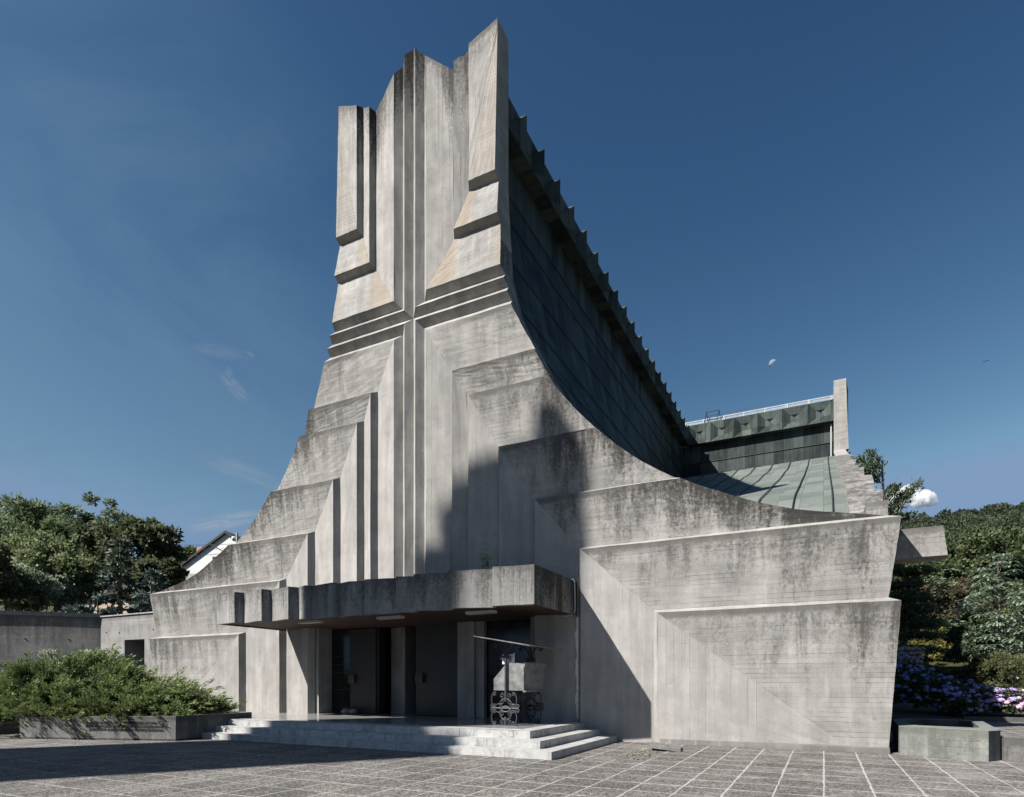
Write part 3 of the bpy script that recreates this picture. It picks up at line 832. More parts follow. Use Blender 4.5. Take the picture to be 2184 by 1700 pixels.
# ------------------------------------------------------------------ ground
def sstep(x, a, b):
    t = min(1.0, max(0.0, (x-a)/(b-a))); return t*t*(3-2*t)
def ground_h(X, Y):
    h = 0.0
    if X < 0 and Y > 23: h = sstep(-X, 28.5, 36.0)*(0.215*(Y-23) + 0.0004*(Y-23)**1.6)
    if X > 0 and Y > 23: h = sstep(X, 2.6, 7.0)*(0.03*(Y-23) + 0.235*max(0.0, Y-56) - 0.235*4*(1-math.exp(-max(0.0, Y-56)/4)))
    if X < -30: h += 0.05*(-30-X)*sstep(Y, 16, 30)
    return min(h, 60)
def paving_mat():
    m, nt = new_mat('exposed_aggregate_paving'); g = G(nt); P = g.obj()
    wob = g.noise(P, 2.2, 3); wob2 = g.noise(g.scale(P, (1,1,1)), 3.1, 3)
    sp = g.n('ShaderNodeSeparateXYZ'); g.l(P, sp.inputs[0])
    x = g.math('DIVIDE', g.math('ADD', sp.outputs[0], g.math('MULTIPLY', g.math('SUBTRACT', wob, 0.5), 0.045)), 0.645)
    y = g.math('DIVIDE', g.math('ADD', sp.outputs[1], g.math('ADD', -9.67, g.math('MULTIPLY', g.math('SUBTRACT', wob2, 0.5), 0.04))), 0.73)
    fx, fy = g.math('FRACT', x), g.math('FRACT', y)
    ex = g.math('MULTIPLY', g.math('MINIMUM', fx, g.math('SUBTRACT', 1.0, fx)), 0.645)
    ey = g.math('MULTIPLY', g.math('MINIMUM', fy, g.math('SUBTRACT', 1.0, fy)), 0.73)
    worn = g.noise(P, 0.55, 4)
    wx = g.lin(worn, 0.35, 0.65, 0.010, 0.019); wy = g.lin(g.noise(P, 0.8, 3), 0.35, 0.65, 0.013, 0.024)
    rag = g.math('MULTIPLY', g.math('SUBTRACT', g.noise(P, 45, 2), 0.5), 0.012)
    jx = g.math('LESS_THAN', g.math('ADD', ex, rag), wx); jy = g.math('LESS_THAN', g.math('ADD', ey, rag), wy)
    cb = g.n('ShaderNodeCombineXYZ'); g.l(g.math('FLOOR', x), cb.inputs[0]); g.l(g.math('FLOOR', y), cb.inputs[1])
    wn = g.n('ShaderNodeTexWhiteNoise', noise_dimensions='2D'); g.l(cb.outputs[0], wn.inputs['Vector'])
    vo = g.n('ShaderNodeTexVoronoi', feature='F1'); g.l(P, vo.inputs['Vector']); vo.inputs['Scale'].default_value = 62
    vcol = g.n('ShaderNodeSeparateColor'); g.l(vo.outputs['Color'], vcol.inputs[0])
    peb = vcol.outputs[0]
    vo2 = g.n('ShaderNodeTexVoronoi', feature='F1'); g.l(P, vo2.inputs['Vector']); vo2.inputs['Scale'].default_value = 24
    v2 = g.n('ShaderNodeSeparateColor'); g.l(vo2.outputs['Color'], v2.inputs[0])
    k = g.math('ADD', g.math('MULTIPLY', peb, 0.55), g.math('MULTIPLY', v2.outputs[1], 0.35))
    base = g.mix(g.ss(k, 0.15, 0.85), (0.036, 0.033, 0.030), (0.232, 0.214, 0.195))
    tone = g.math('ADD', 0.80, g.math('MULTIPLY', wn.outputs[0], 0.34))
    tone = g.math('MULTIPLY', tone, g.lin(g.noise(P, 0.9, 5, 0.65), 0.3, 0.7, 0.74, 1.2))
    tc = g.n('ShaderNodeCombineColor')
    for i in range(3): g.l(tone, tc.inputs[i])
    base = g.mix(1.0, base, tc.outputs[0], 'MULTIPLY')
    # pale lime bloom, strongest toward the basin on the right
    pal = g.math('ADD', g.noise(P, 1.1, 6, 0.7), g.math('MULTIPLY', g.lin(sp.outputs[0], -4.0, 3.0, 0.0, 1.0), 0.13))
    base = g.mix(g.math('MULTIPLY', g.ss(pal, 0.55, 0.78), 0.5), base, (0.26, 0.248, 0.232))
    spot = g.ss(g.noise(P, 0.7, 6, 0.75, 0.8), 0.60, 0.74)
    base = g.mix(g.math('MULTIPLY', spot, 0.45), base, (0.036, 0.034, 0.031))
    j = g.math('MAXIMUM', jx, jy)
    jt = g.math('MULTIPLY', g.math('MULTIPLY', j, g.lin(g.noise(P, 5.0, 3), 0.3, 0.6, 0.4, 0.9)), g.lin(sp.outputs[0], -11.0, -2.0, 0.55, 1.0))
    col = g.mix(jt, base, (0.375, 0.366, 0.352))
    h = g.math('ADD', g.math('MULTIPLY', vo.outputs['Distance'], 1.2), g.math('MULTIPLY', j, -0.3))
    g.out(g.pbr(col, 0.85, g.bump(h, 0.8, 0.008), spec=0.3))
    return m
def ground_mat():
    m, nt = new_mat('grassy_earth'); g = G(nt); P = g.obj()
    a = g.noise(P, 0.6, 6, 0.7); b = g.noise(P, 9.0, 4, 0.7)
    c = g.mix(g.ss(a, 0.35, 0.7), (0.034, 0.042, 0.018), (0.075, 0.066, 0.036))
    c = g.mix(g.lin(b, 0.3, 0.7, 0, 0.5), c, (0.02, 0.024, 0.011))
    g.out(g.pbr(c, 0.95, g.bump(b, 0.8, 0.06), spec=0.1)); return m
def marble_mat(name, col, rough, joint=1.45, dirt=1.0):
    m, nt = new_mat(name); g = G(nt); P = g.obj()
    uv = g.n('ShaderNodeUVMap', uv_map='board').outputs[0]
    sp = g.n('ShaderNodeSeparateXYZ'); g.l(uv, sp.inputs[0])
    u = g.math('DIVIDE', sp.outputs[0], joint); fr = g.math('FRACT', u)
    e = g.math('MULTIPLY', g.math('MINIMUM', fr, g.math('SUBTRACT', 1.0, fr)), joint)
    j = g.math('SUBTRACT', 1.0, g.ss(e, 0.003, 0.011))
    wn = g.n('ShaderNodeTexWhiteNoise', noise_dimensions='1D'); g.l(g.math('FLOOR', u), wn.inputs['W'])
    n1 = g.noise(P, 1.6, 6, 0.7, 1.2); n2 = g.noise(g.scale(P, (1, 1, 3.0)), 9.0, 6, 0.75, 0.8); n3 = g.noise(P, 30, 3, 0.6)
    t = g.math('MULTIPLY', g.lin(n1, 0.3, 0.7, 0.86, 1.08), g.lin(n2, 0.3, 0.7, 0.80, 1.1))
    t = g.math('MULTIPLY', t, g.math('ADD', 0.90, g.math('MULTIPLY', wn.outputs[0], 0.16)))
    tc = g.n('ShaderNodeCombineColor')
    for i in range(3): g.l(t, tc.inputs[i])
    c = g.mix(1.0, col, tc.outputs[0], 'MULTIPLY')
    pit = g.ss(g.noise(g.scale(P, (1, 1, 1.6)), 11.0, 6, 0.75), 0.56, 0.68)
    pit = g.math('MULTIPLY', pit, g.ss(g.noise(P, 1.3, 3), 0.36, 0.58))
    wear = g.ss(g.noise(g.scale(P, (1, 1, 0.5)), 3.2, 6, 0.78), 0.46, 0.70)
    c = g.mix(g.math('MULTIPLY', wear, 0.42*dirt), c, (0.13, 0.124, 0.113))
    c = g.mix(g.math('MULTIPLY', pit, min(0.9, 0.65*dirt)), c, (0.12, 0.115, 0.105))
    c = g.mix(g.math('MULTIPLY', j, 0.85), c, (0.07, 0.068, 0.062))
    g.out(g.pbr(c, rough, g.bump(g.math('SUBTRACT', g.math('MULTIPLY', n2, 0.5), g.math('ADD', j, pit)), 0.5, 0.006), spec=0.4)); return m

xs = np.unique(np.concatenate([np.linspace(-420,-40,39), np.linspace(-40,14,55), np.linspace(14,420,42)]))
ys = np.unique(np.concatenate([np.linspace(-120,8,17), np.linspace(8,60,53), np.linspace(60,420,46)]))
V = []; F = []
for y in ys:
    for x in xs:
        h = ground_h(x, y) - 0.02
        if y > 26: h += 0.25*math.sin(x*0.31+y*0.17)*sstep(y,26,40)*(1 if h > 0.5 else 0)
        V.append((x, y, h))
nx = len(xs)
for j in range(len(ys)-1):
    for i in range(nx-1): F.append((j*nx+i, j*nx+i+1, (j+1)*nx+i+1, (j+1)*nx+i))
me = bpy.data.meshes.new('ground'); me.from_pydata(V, [], F); me.materials.append(ground_mat())
me.polygons.foreach_set('use_smooth', [True]*len(F))
o = bpy.data.objects.new('ground', me); COL.objects.link(o); tag(o, kind='structure')

pav = paving_mat()
mb = MB()
mb.face([(-60,-30,0),(14,-30,0),(14,16.6,0),(-60,16.6,0)])
tag(mb.build('paving', pav), kind='structure')
# raised terrace on the right
mb = MB()
mb.face([(3.27,15.75,.46),(14,15.75,.46),(14,22.6,.46),(2.9,22.6,.46)]); mb.face([(1.3,17.0,.02),(3.3,17.0,.02),(3.3,24,.02),(1.3,24,.02)])
tag(mb.build('terrace', pav), kind='structure')
mb = MB(0.008); mb.box((3.27, 15.70, 0), (14, 15.95, .455), dirt=0.9)
tag(mb.build('terrace_wall', M['conc_plain']), 'low rough concrete wall holding the paved terrace right of the basin', 'wall')
mb = MB(0.008); mb.box((3.7, 22.3, 0.4), (14, 22.5, .60), dirt=0.6)
tag(mb.build('bed_kerb', M['conc_plain']), 'thin concrete kerb along the front of the hydrangea bed', 'kerb')

# ------------------------------------------------------------------ entrance steps
stp = marble_mat('worn_white_marble', (0.39, 0.386, 0.375), 0.6, 1.45, 1.7)
flo = marble_mat('polished_stone_floor', (0.28, 0.276, 0.268), 0.16, 0.9, 0.4)
steps = empty('entrance_steps', (-11, 12, 0), 'three broad white marble steps and landing in front of the dark entrance', 'steps')
def step(poly, z0, z1, off, mats, nm):
    mb = MB(0.004)
    n = len(poly)
    for i in range(n):
        a, b = poly[i], poly[(i+1) % n]
        L = math.hypot(b[0]-a[0], b[1]-a[1]); m = max(1, int(L/0.75)); r0, r1 = z0, z1
        for k in range(m):
            p0 = (lerp(a[0],b[0],k/m), lerp(a[1],b[1],k/m)); p1 = (lerp(a[0],b[0],(k+1)/m), lerp(a[1],b[1],(k+1)/m))
            s = (a[0] if abs(b[0]-a[0]) > 0.1 else a[1]) + off; sg = 1 if (b[0]-a[0])+(b[1]-a[1]) > 0 else -1
            u0, u1 = s+sg*L*k/m, s+sg*L*(k+1)/m
            c = 0.012
            mb.face([(*p0,r0),(*p1,r0),(*p1,r1-c),(*p0,r1-c)], 0, [(u0,r0),(u1,r0),(u1,r1),(u0,r1)])
    mb.face([(x,y,z1) for x, y in poly], 1, [(x+off, y) for x, y in poly])
    # tiny worn chamfer
    for i in range(n):
        a, b = poly[i], poly[(i+1) % n]
        mb.face([(a[0],a[1],z1-0.012),(b[0],b[1],z1-0.012),(b[0],b[1],z1),(a[0],a[1],z1)], 0, [(a[0]+off,0),(b[0]+off,0),(b[0]+off,0),(a[0]+off,0)])
    o = mb.build(nm, mats); return adopt(o, steps)
YW = YF + DV
step([(-15.93,11.68),(-5.02,11.68),(-5.02,YW),(-5.9,YW),(-15.93,YW)], 0.0, 0.165, 0.3, [stp, stp], 'step')
step([(-15.95,12.13),(-5.48,12.13),(-5.48,YW),(-5.9,YW),(-15.95,YW)], 0.165, 0.33, 1.0, [stp, stp], 'step')
step([(-15.97,12.58),(-5.93,12.58),(-5.93,YW),(-7.44,YW+0.01),(-7.44,19.48),(-16.32,19.48),(-16.32,16.35),(-21.5,16.35),(-21.5,13.5),(-15.97,13.5)], 0.33, 0.5, 0.55, [stp, flo], 'step')
# a narrow unpolished border round the landing
mb = MB(0.002)
mb.face([(-15.96,12.59,.504),(-5.94,12.59,.504),(-6.35,13.02,.504),(-15.96,13.02,.504)], 0, None)
mb.face([(-5.94,12.59,.504),(-5.94,YW-.02,.504),(-6.35,YW-.02,.504),(-6.35,13.02,.504)], 0, None)
adopt(mb.build('landing_border', stp), steps)

# ------------------------------------------------------------------ planter with the inscription
pl = empty('planter', (-18.5, 11.5, 0), 'low grey concrete planter with a cut inscription below the spreading juniper', 'planter')
PA, PB, PC, PD, PE = (-20.5,9.28), (-15.87,10.85), (-15.99,13.46), (-22.6,13.46), (-22.6,10.6)
outer = [PA, PB, PC, PD, PE]
cx = sum(p[0] for p in outer)/5; cy = sum(p[1] for p in outer)/5
innr = [(p[0]+(cx-p[0])*0.07, p[1]+(cy-p[1])*0.11) for p in outer]
mb = MB(0.01)
hz = [0.62, 0.68, 0.68, 0.62, 0.60]
for i in range(5):
    a, b, c, d = outer[i], outer[(i+1)%5], innr[(i+1)%5], innr[i]; ha, hb = hz[i], hz[(i+1)%5]
    n = 6
    for k in range(n):
        t0, t1 = k/n, (k+1)/n
        A, B = (lerp(a[0],b[0],t0), lerp(a[1],b[1],t0)), (lerp(a[0],b[0],t1), lerp(a[1],b[1],t1))
        D_, C_ = (lerp(d[0],c[0],t0), lerp(d[1],c[1],t0)), (lerp(d[0],c[0],t1), lerp(d[1],c[1],t1))
        h0, h1 = lerp(ha,hb,t0), lerp(ha,hb,t1)
        mb.face([(*A,0.05),(*B,0.05),(*B,h1),(*A,h0)], 0, None, [(h0,.8),(h1,.8),(0,.8),(0,.8)])
        mb.face([(*A,h0),(*B,h1),(*C_,h1),(*D_,h0)], 0, None, [(0.3,.5)]*4)
        mb.face([(*C_,h1),(*C_,0.3),(*D_,0.3),(*D_,h0)], 0)
        mb.face([(*A,0.0),(*B,0.0),(*B,0.05),(*A,0.05)], 0, None, [(0,1.2)]*4)
adopt(mb.build('planter_wall', M['conc_plain']), pl)
mb = MB(); mb.face([(*p, 0.56) for p in innr]); adopt(mb.build('soil', M['soil']), pl)
# crack in the planter front
mb = MB()
ev = Vector((PB[0]-PA[0], PB[1]-PA[1], 0)).normalized(); nv = Vector((ev.y, -ev.x, 0))
cr = [(0.75,0.60),(0.8,0.5),(0.92,0.42),(0.98,0.33),(1.12,0.25),(1.2,0.15),(1.33,0.07)]
P0 = Vector((PA[0], PA[1], 0))
for (s0,z0),(s1,z1) in zip(cr, cr[1:]):
    a = P0+ev*s0+nv*0.012; b = P0+ev*s1+nv*0.012
    mb.face([(a.x,a.y,z0),(a.x+ev.x*.025,a.y+ev.y*.025,z0),(b.x+ev.x*.022,b.y+ev.y*.022,z1),(b.x,b.y,z1)])
adopt(mb.build('crack', M['black']), pl)
def lettering(txt, loc, size, rz, align, parent, mat, name='lettering'):
    cu = bpy.data.curves.new('tmp_text', 'FONT'); cu.body = txt; cu.size = size; cu.align_x = align; cu.extrude = 0.004; cu.offset = 0.004
    cu.space_character = 1.06
    t = bpy.data.objects.new('tmp_text', cu); COL.objects.link(t)
    bpy.context.view_layer.update()
    dg = bpy.context.evaluated_depsgraph_get()
    me = bpy.data.meshes.new_from_object(t.evaluated_get(dg)); bpy.data.objects.remove(t)
    me.materials.clear(); me.materials.append(mat); me.name = name
    o = bpy.data.objects.new(name, me); COL.objects.link(o)
    o.location = loc; o.rotation_euler = (R(90), 0, rz)
    return adopt(o, parent) if parent else o
rzp = math.atan2(ev.y, ev.x)
for i, tx in enumerate(("ACEASTA BISERICA A FOST CONSTRUITA IN 1972-1976", "DUPA PLANURILE ARHITECTULUI HANS FACKELMANN", "EXECUTATA DE CONSTRUCTII MONTAJ TIMISOARA")):
    p = P0 + ev*(Vector((PB[0]-PA[0], PB[1]-PA[1])).length - 0.36) + nv*0.010
    lettering(tx, (p.x, p.y, 0.455 - i*0.098), 0.093, rzp, 'RIGHT', pl, M['letter'])
# garden steps left of the planter
gs = empty('garden_steps', (-23, 9.5, 0), 'pair of low concrete steps half in shadow left of the planter', 'steps')
for i in range(2):
    mb = MB(0.01); mb.box((-26.5, 9.2+0.5*i, 0.17*i), (-22.7, 11.2, 0.17*(i+1)), dirt=0.6); adopt(mb.build('step', M['conc_plain']), gs)

# ------------------------------------------------------------------ candle stand
cs = empty('candle_stand', (-7.2, 14.7, 0.5), 'ornate iron candle stand with a sheet-metal box under a tilted tin roof', 'candle stand')
def scroll(cx, cz, r0, r1, a0, a1, y, n=18):
    return [(cx + lerp(r0,r1,i/n)*math.cos(lerp(a0,a1,i/n)), y, cz + lerp(r0,r1,i/n)*math.sin(lerp(a0,a1,i/n))) for i in range(n+1)]
def cscroll(x, z, s, flipx=1, flipz=1, y=0, turns=1.35):
    """a C stroke ending in two curls"""
    pts = []
    for i in range(15):
        t = i/14; a = lerp(R(-80), R(80), t)
        pts.append((x - flipx*s*0.55*math.cos(a)*1.0, y, z + s*math.sin(a)))
    e = pts[-1]; cu = scroll(e[0], e[2]-s*0.22, s*0.24, s*0.05, R(90), R(90)-flipx*2*math.pi*0.9, y, 14)
    b = pts[0]; cb = scroll(b[0], b[2]+s*0.22, s*0.24, s*0.05, R(-90), R(-90)+flipx*2*math.pi*0.9, y, 14)
    return list(reversed(cb)) + pts + cu
def end_frame(y, mat):
    mb = MB(); x = -7.28
    fz = 0.52
    mb.tube([(x, y, 1.38), (x, y, 1.12)], 0.035, 6)
    mb.tube([(x, y, 0.72), (x, y, fz)], 0.04, 6)
    for zz in (1.12, 0.72):
        mb.tube(scroll(x, 0.92 + (0.1 if zz > 1 else -0.1), 0.17, 0.17, 0, 2*math.pi, y, 24), 0.018, 5, caps=False)
    mb.tube([(x-0.42, y, 0.945), (x+0.36, y, 0.945)], 0.018, 5)
    for sx in (-1, 1):
        k = 1.0 if sx < 0 else 0.62
        # big S legs, curls at the ends
        mb.tube(cscroll(x+sx*0.27*k+sx*0.04, 1.16, 0.19, -sx, 1, y), 0.024 if sx < 0 else 0.016, 5)
        mb.tube(cscroll(x+sx*0.27*k+sx*0.04, 0.71, 0.19, -sx, 1, y), 0.024 if sx < 0 else 0.016, 5)
        for zz in (1.27, 1.10, 0.80, 0.60):
            mb.tube(scroll(x+sx*0.12, zz, 0.065, 0.015, R(90), R(90)+sx*R(430), y, 16), 0.012, 5)
        mb.tube(scroll(x+sx*0.20, 0.945, 0.11, 0.11, 0, 2*math.pi, y, 18), 0.011, 5, caps=False)
        mb.tube(scroll(x-0.40 if sx < 0 else x+0.34, 0.945+0.06, 0.055, 0.01, R(-90), R(-90)+sx*R(500), y, 16), 0.012, 5)
        mb.tube(scroll(x-0.40 if sx < 0 else x+0.34, 0.945-0.06, 0.055, 0.01, R(90), R(90)-sx*R(500), y, 16), 0.012, 5)
    mb.box((x-0.34, y-0.05, 0.503), (x+0.34, y+0.05, 0.518))
    o = mb.build('end_frame', mat); return adopt(o, cs)
end_frame(13.98, M['iron_grey']); end_frame(15.48, M['iron'])
mb = MB(); mb.tube([(-7.28, 14.0, 0.955), (-7.28, 15.48, 0.955)], 0.028, 8); adopt(mb.build('crossbar', M['iron']), cs)
for y in (13.98, 15.48):
    mb = MB(); mb.tube([(-7.28, y, 1.3), (-7.28, y, 2.64)], 0.032, 4); adopt(mb.build('post', M['iron']), cs)
    for sx in (-1, 1):
        mb = MB()
        x = -7.28
        arcp = [(x+sx*0.03, y, 2.25), (x+sx*0.05, y, 2.38), (x+sx*0.11, y, 2.50), (x+sx*0.20, y, 2.58), (x+sx*0.30, y, 2.60)]
        up = scroll(x+sx*0.31, 2.535, 0.065, 0.015, R(90), R(90)-sx*R(430), y, 16)
        lo = scroll(x+sx*0.095, 2.25, 0.065, 0.015, R(90)+sx*R(90), R(90)+sx*R(90)+sx*R(430), y, 16)
        mb.tube(arcp + up, 0.021, 6); mb.tube(lo, 0.018, 6)
        adopt(mb.build('scroll_bracket', M['iron']), cs)
mb = MB()
y0, y1 = 14.03, 15.3
pf = [(-7.66,1.40),(-6.81,1.40),(-6.78,2.10),(-7.28,2.10),(-7.66,1.70)]
mb.face([(x,y0,z) for x,z in pf]); mb.face([(x,y1,z) for x,z in reversed(pf)])
for i in range(5):
    (xa,za),(xb,zb) = pf[i], pf[(i+1)%5]
    mb.face([(xa,y0,za),(xa,y1,za),(xb,y1,zb),(xb,y0,zb)])
box = adopt(mb.build('box', M['tin'], weld=True), cs)
mb = MB()
mb.box((-6.79,y0-.01,2.0),(-6.755,y1+.01,2.115)); mb.box((-6.815,y0-.008,1.40),(-6.79,y0+.02,2.0)); mb.box((-6.80,y0,1.86),(-6.786,y1,1.868)); mb.box((-6.815,y0,1.36),(-6.74,y1+.02,1.397))
adopt(mb.build('box_rim', M['tin']), box)
mb = MB()
c = [(-7.98,13.55,2.80),(-6.42,13.55,2.52),(-6.42,15.95,2.52),(-7.98,15.95,2.80)]
mb.face(c); mb.face([(x,y,z-0.018) for x,y,z in reversed(c)])
for i in range(4):
    a, b = c[i], c[(i+1)%4]; mb.face([a, (a[0],a[1],a[2]-.018), (b[0],b[1],b[2]-.018), b])
for yy in (13.75, 14.9, 15.7): mb.tube([(-7.95,yy,2.775),(-6.45,yy,2.50)], 0.016, 4)
adopt(mb.build('roof_sheet', M['tin']), cs)
nt_ = empty('notice', (-7.3, 14.1, 2.15), 'white paper notice standing behind the post above the metal box', 'notice')
mb = MB(); mb.box((-7.42,14.06,2.08),(-7.07,14.064,2.33)); mb.box((-7.1,14.06,2.33),(-7.07,14.064,2.36)); adopt(mb.build('sheet', M['paper']), nt_)
mb = MB()
mb.tube(scroll(-7.17, 2.285, 0.07, 0.07, 0, 2*math.pi, 14.055, 18), 0.006, 4, caps=False)
mb.box((-7.22,14.054,2.27),(-7.12,14.059,2.278)); mb.box((-7.21,14.054,2.29),(-7.13,14.059,2.296))
for zz in (2.19, 2.16, 2.13): mb.box((-7.24,14.054,zz),(-7.13,14.059,zz+.010))
adopt(mb.build('print', M['ink']), nt_)

def rock(name, loc, s, mat, seed, label, cat, sub=3):
    bm = bmesh.new(); bmesh.ops.create_icosphere(bm, subdivisions=sub, radius=1)
    rs = np.random.default_rng(seed); ph = rs.uniform(0, 6, 9)
    for v in bm.verts:
        c = v.co; k = 1 + .10*math.sin(c.x*2.3+ph[0]) + .08*math.sin(c.y*3.1+ph[1]) + .07*math.sin(c.z*2.7+ph[2]+c.x*2) + .03*math.sin(c.x*7+c.y*6+ph[3])
        v.co = Vector((c.x*s[0]*k, c.y*s[1]*k, c.z*s[2]*k))
    me = bpy.data.meshes.new(name); bm.to_mesh(me); bm.free(); me.materials.append(mat)
    me.polygons.foreach_set('use_smooth', [True]*len(me.polygons))
    o = bpy.data.objects.new(name, me); COL.objects.link(o); o.location = loc; return tag(o, label, cat)
rock('stone', (-14.98,16.55,.585), (.17,.13,.09), M['stone'], 3, 'rounded pale door stone lying on the landing, the left and flatter one', 'stone')
rock('stone', (-14.66,16.60,.60), (.15,.14,.11), M['stone'], 5, 'rounded darker door stone lying on the landing, the right and taller one', 'stone')

# ------------------------------------------------------------------ basin on the right
ba = empty('basin', (2.5, 17.5, 0), 'angular greenish concrete basin with chamfered corners beside the right wall', 'basin')
bo = [(1.5,16.05),(1.72,15.95),(2.97,15.42),(3.24,15.82),(3.60,19.3),(3.3,19.95),(2.05,20.0),(1.66,19.4)]
bi = [(1.80,17.0),(1.96,16.82),(2.95,16.45),(3.05,16.62),(3.34,19.15),(3.14,19.5),(2.14,19.55),(1.92,19.2)]
mb = MB(0.008); zt = 0.62
for i in range(8):
    a, b, c, d = bo[i], bo[(i+1)%8], bi[(i+1)%8], bi[i]
    n = 3
    for k in range(n):
        t0, t1 = k/n, (k+1)/n
        A, B = (lerp(a[0],b[0],t0), lerp(a[1],b[1],t0)), (lerp(a[0],b[0],t1), lerp(a[1],b[1],t1))
        mb.face([(*A,0),(*B,0),(*B,zt),(*A,zt)], 0, None, [(zt,.9),(zt,.9),(0,.9),(0,.9)])
    mb.face([(*a,zt),(*b,zt),(*c,zt+0.0),(*d,zt+0.0)], 0, None, [(0.4,.5)]*4)
    mb.face([(*d,zt),(*c,zt),(*c,.15),(*d,.15)], 0, None, [(0,1),(0,1),(.5,1),(.5,1)])
adopt(mb.build('basin_wall', M['conc_green']), ba)
mb = MB(); mb.face([(*p,.34) for p in bi]); adopt(mb.build('water', M['water']), ba)

# ------------------------------------------------------------------ broken paving patch
bp = empty('broken_paving', (-3.6, 13.4, 0), 'patch of missing paving filled with rubble and moss near the steps', 'paving patch')
rub = simple('pale_rubble', (0.135,0.122,0.105), 0.95, var=0.42, nscale=14, bump=0.03)
mb = MB(); mb.face([(-3.97,12.42,.005),(-3.27,12.2,.005),(-3.22,13.9,.005),(-3.5,14.35,.005),(-4.1,14.3,.005)])
adopt(mb.build('rubble_bed', rub), bp)
mb = MB()
for i in range(170):
    x, y = random.uniform(-3.93,-3.3), random.uniform(12.45,14.2); s = random.uniform(.008,.03)
    rot = Matrix.Translation((x,y,.01)) @ Matrix.Rotation(random.uniform(0,3),4,'Z') @ Matrix.Rotation(random.uniform(-.5,.5),4,'X')
    mb.box((-s,-s*.7,-s*.5),(s,s*.7,s*.5), 0, rot)
o = adopt(mb.build('rubble', rub), bp); o['kind'] = 'stuff'
mb = MB(0.01)
mat = Matrix.Translation((-3.35,14.85,.03)) @ Matrix.Rotation(R(12),4,'Z') @ Matrix.Rotation(R(6),4,'Y')
mb.box((-.42,-.5,0),(.30,.4,.07), 0, mat); adopt(mb.build('loose_slab', M['conc_plain']), bp)

# ------------------------------------------------------------------ annex on the left
an = empty('annex', (-29, 17, 0), 'low flat-topped concrete annex wall with a dark doorway left of the church', 'building')
def apart(mb, nm, mat): return adopt(mb.build(nm, mat), an)
HT = 4.68
mb = MB(0.008)
xl, xr = -30.35, -25.3
def wallB(x0, x1, z0, z1): mb.box((x0,17.0,z0),(x1,17.4,z1), dirt=0.45)
wallB(xl, -28.5, 0, HT); wallB(-28.5, -27.03, 3.55, HT); wallB(-27.03, xr, 0, HT)
mb.box((-28.52,17.4,0),(-28.4,19.0,3.6)); mb.box((-27.13,17.4,0),(-27.02,19.0,3.6)); mb.box((-28.5,17.05,3.56),(-27.03,19.0,3.6))
for x, z in ((-29.9,3.95),(-28.9,3.9),(-26.4,3.95),(-26.4,3.2),(-28.75,3.2),(-29.4,3.2),(-29.9,3.2),(-29.9,2.4),(-28.75,2.4),(-26.4,2.3)):
    mb.tube([(x,16.985,z),(x,17.02,z)], 0.035, 8, 1)       # form-tie holes
apart(mb, 'front_wall', [M['conc_annex'], M['black']])
mb = MB(); mb.box((-28.4,18.4,0),(-27.14,18.45,3.55)); apart(mb, 'back_panel', M['conc_plain'])
mb = MB(); mb.box((-27.45,17.45,0),(-27.14,17.55,3.5)); apart(mb, 'door', M['wood'])
mb = MB(0.008)
n = 10
for i in range(n):
    t0, t1 = i/n*14, (i+1)/n*14
    a, b = (xl-t0, 17-t0), (xl-t1, 17-t1)
    for (za, zb_, dd) in ((0, 2.45, .5), (2.45, HT, 1.0)):
        o_ = 0.0 if za > 1 else 0.02
        mb.face([(a[0]-o_,a[1]+o_,za),(b[0]-o_,b[1]+o_,za),(b[0]-o_,b[1]+o_,zb_),(a[0]-o_,a[1]+o_,zb_)], 0, None, [(zb_-za,dd),(zb_-za,dd),(0,dd),(0,dd)])
for s_ in (0.9,2.1,3.4,4.6,6.0):
    for z in (3.6,2.9): mb.tube([(xl-s_+.012,17-s_-.012,z),(xl-s_+.0,17-s_+.0,z)], 0.035, 8, 1)
apart(mb, 'side_wall', [M['conc_annex'], M['black']])
mb = MB()
for i in range(n):
    t0, t1 = i/n*14, (i+1)/n*14
    a, b = (xl-t0+.06, 17-t0-.06), (xl-t1+.06, 17-t1-.06)
    mb.face([(*a,HT-.02),(*b,HT-.02),(*b,HT+.17),(*a,HT+.17)]); mb.face([(*a,HT+.17),(*b,HT+.17),(b[0]-1,b[1]+1,HT+.2),(a[0]-1,a[1]+1,HT+.2)])
    mb.face([(*a,HT-.02),(*b,HT-.02),(b[0]-.3,b[1]+.3,HT-.02),(a[0]-.3,a[1]+.3,HT-.02)])
apart(mb, 'coping', M['coping'])
mb = MB(); mb.box((xl-.3,16.94,HT),(xr+.2,17.8,HT+.05)); apart(mb, 'coping', M['coping_pale'])
mb = MB(); mb.face([(xl,17.2,HT-.1),(xr,17.2,HT-.1),(xr,30,HT-.1),(xl-14,30,HT-.1),(xl-14,3.2,HT-.1)]); apart(mb, 'roof', M['coping'])
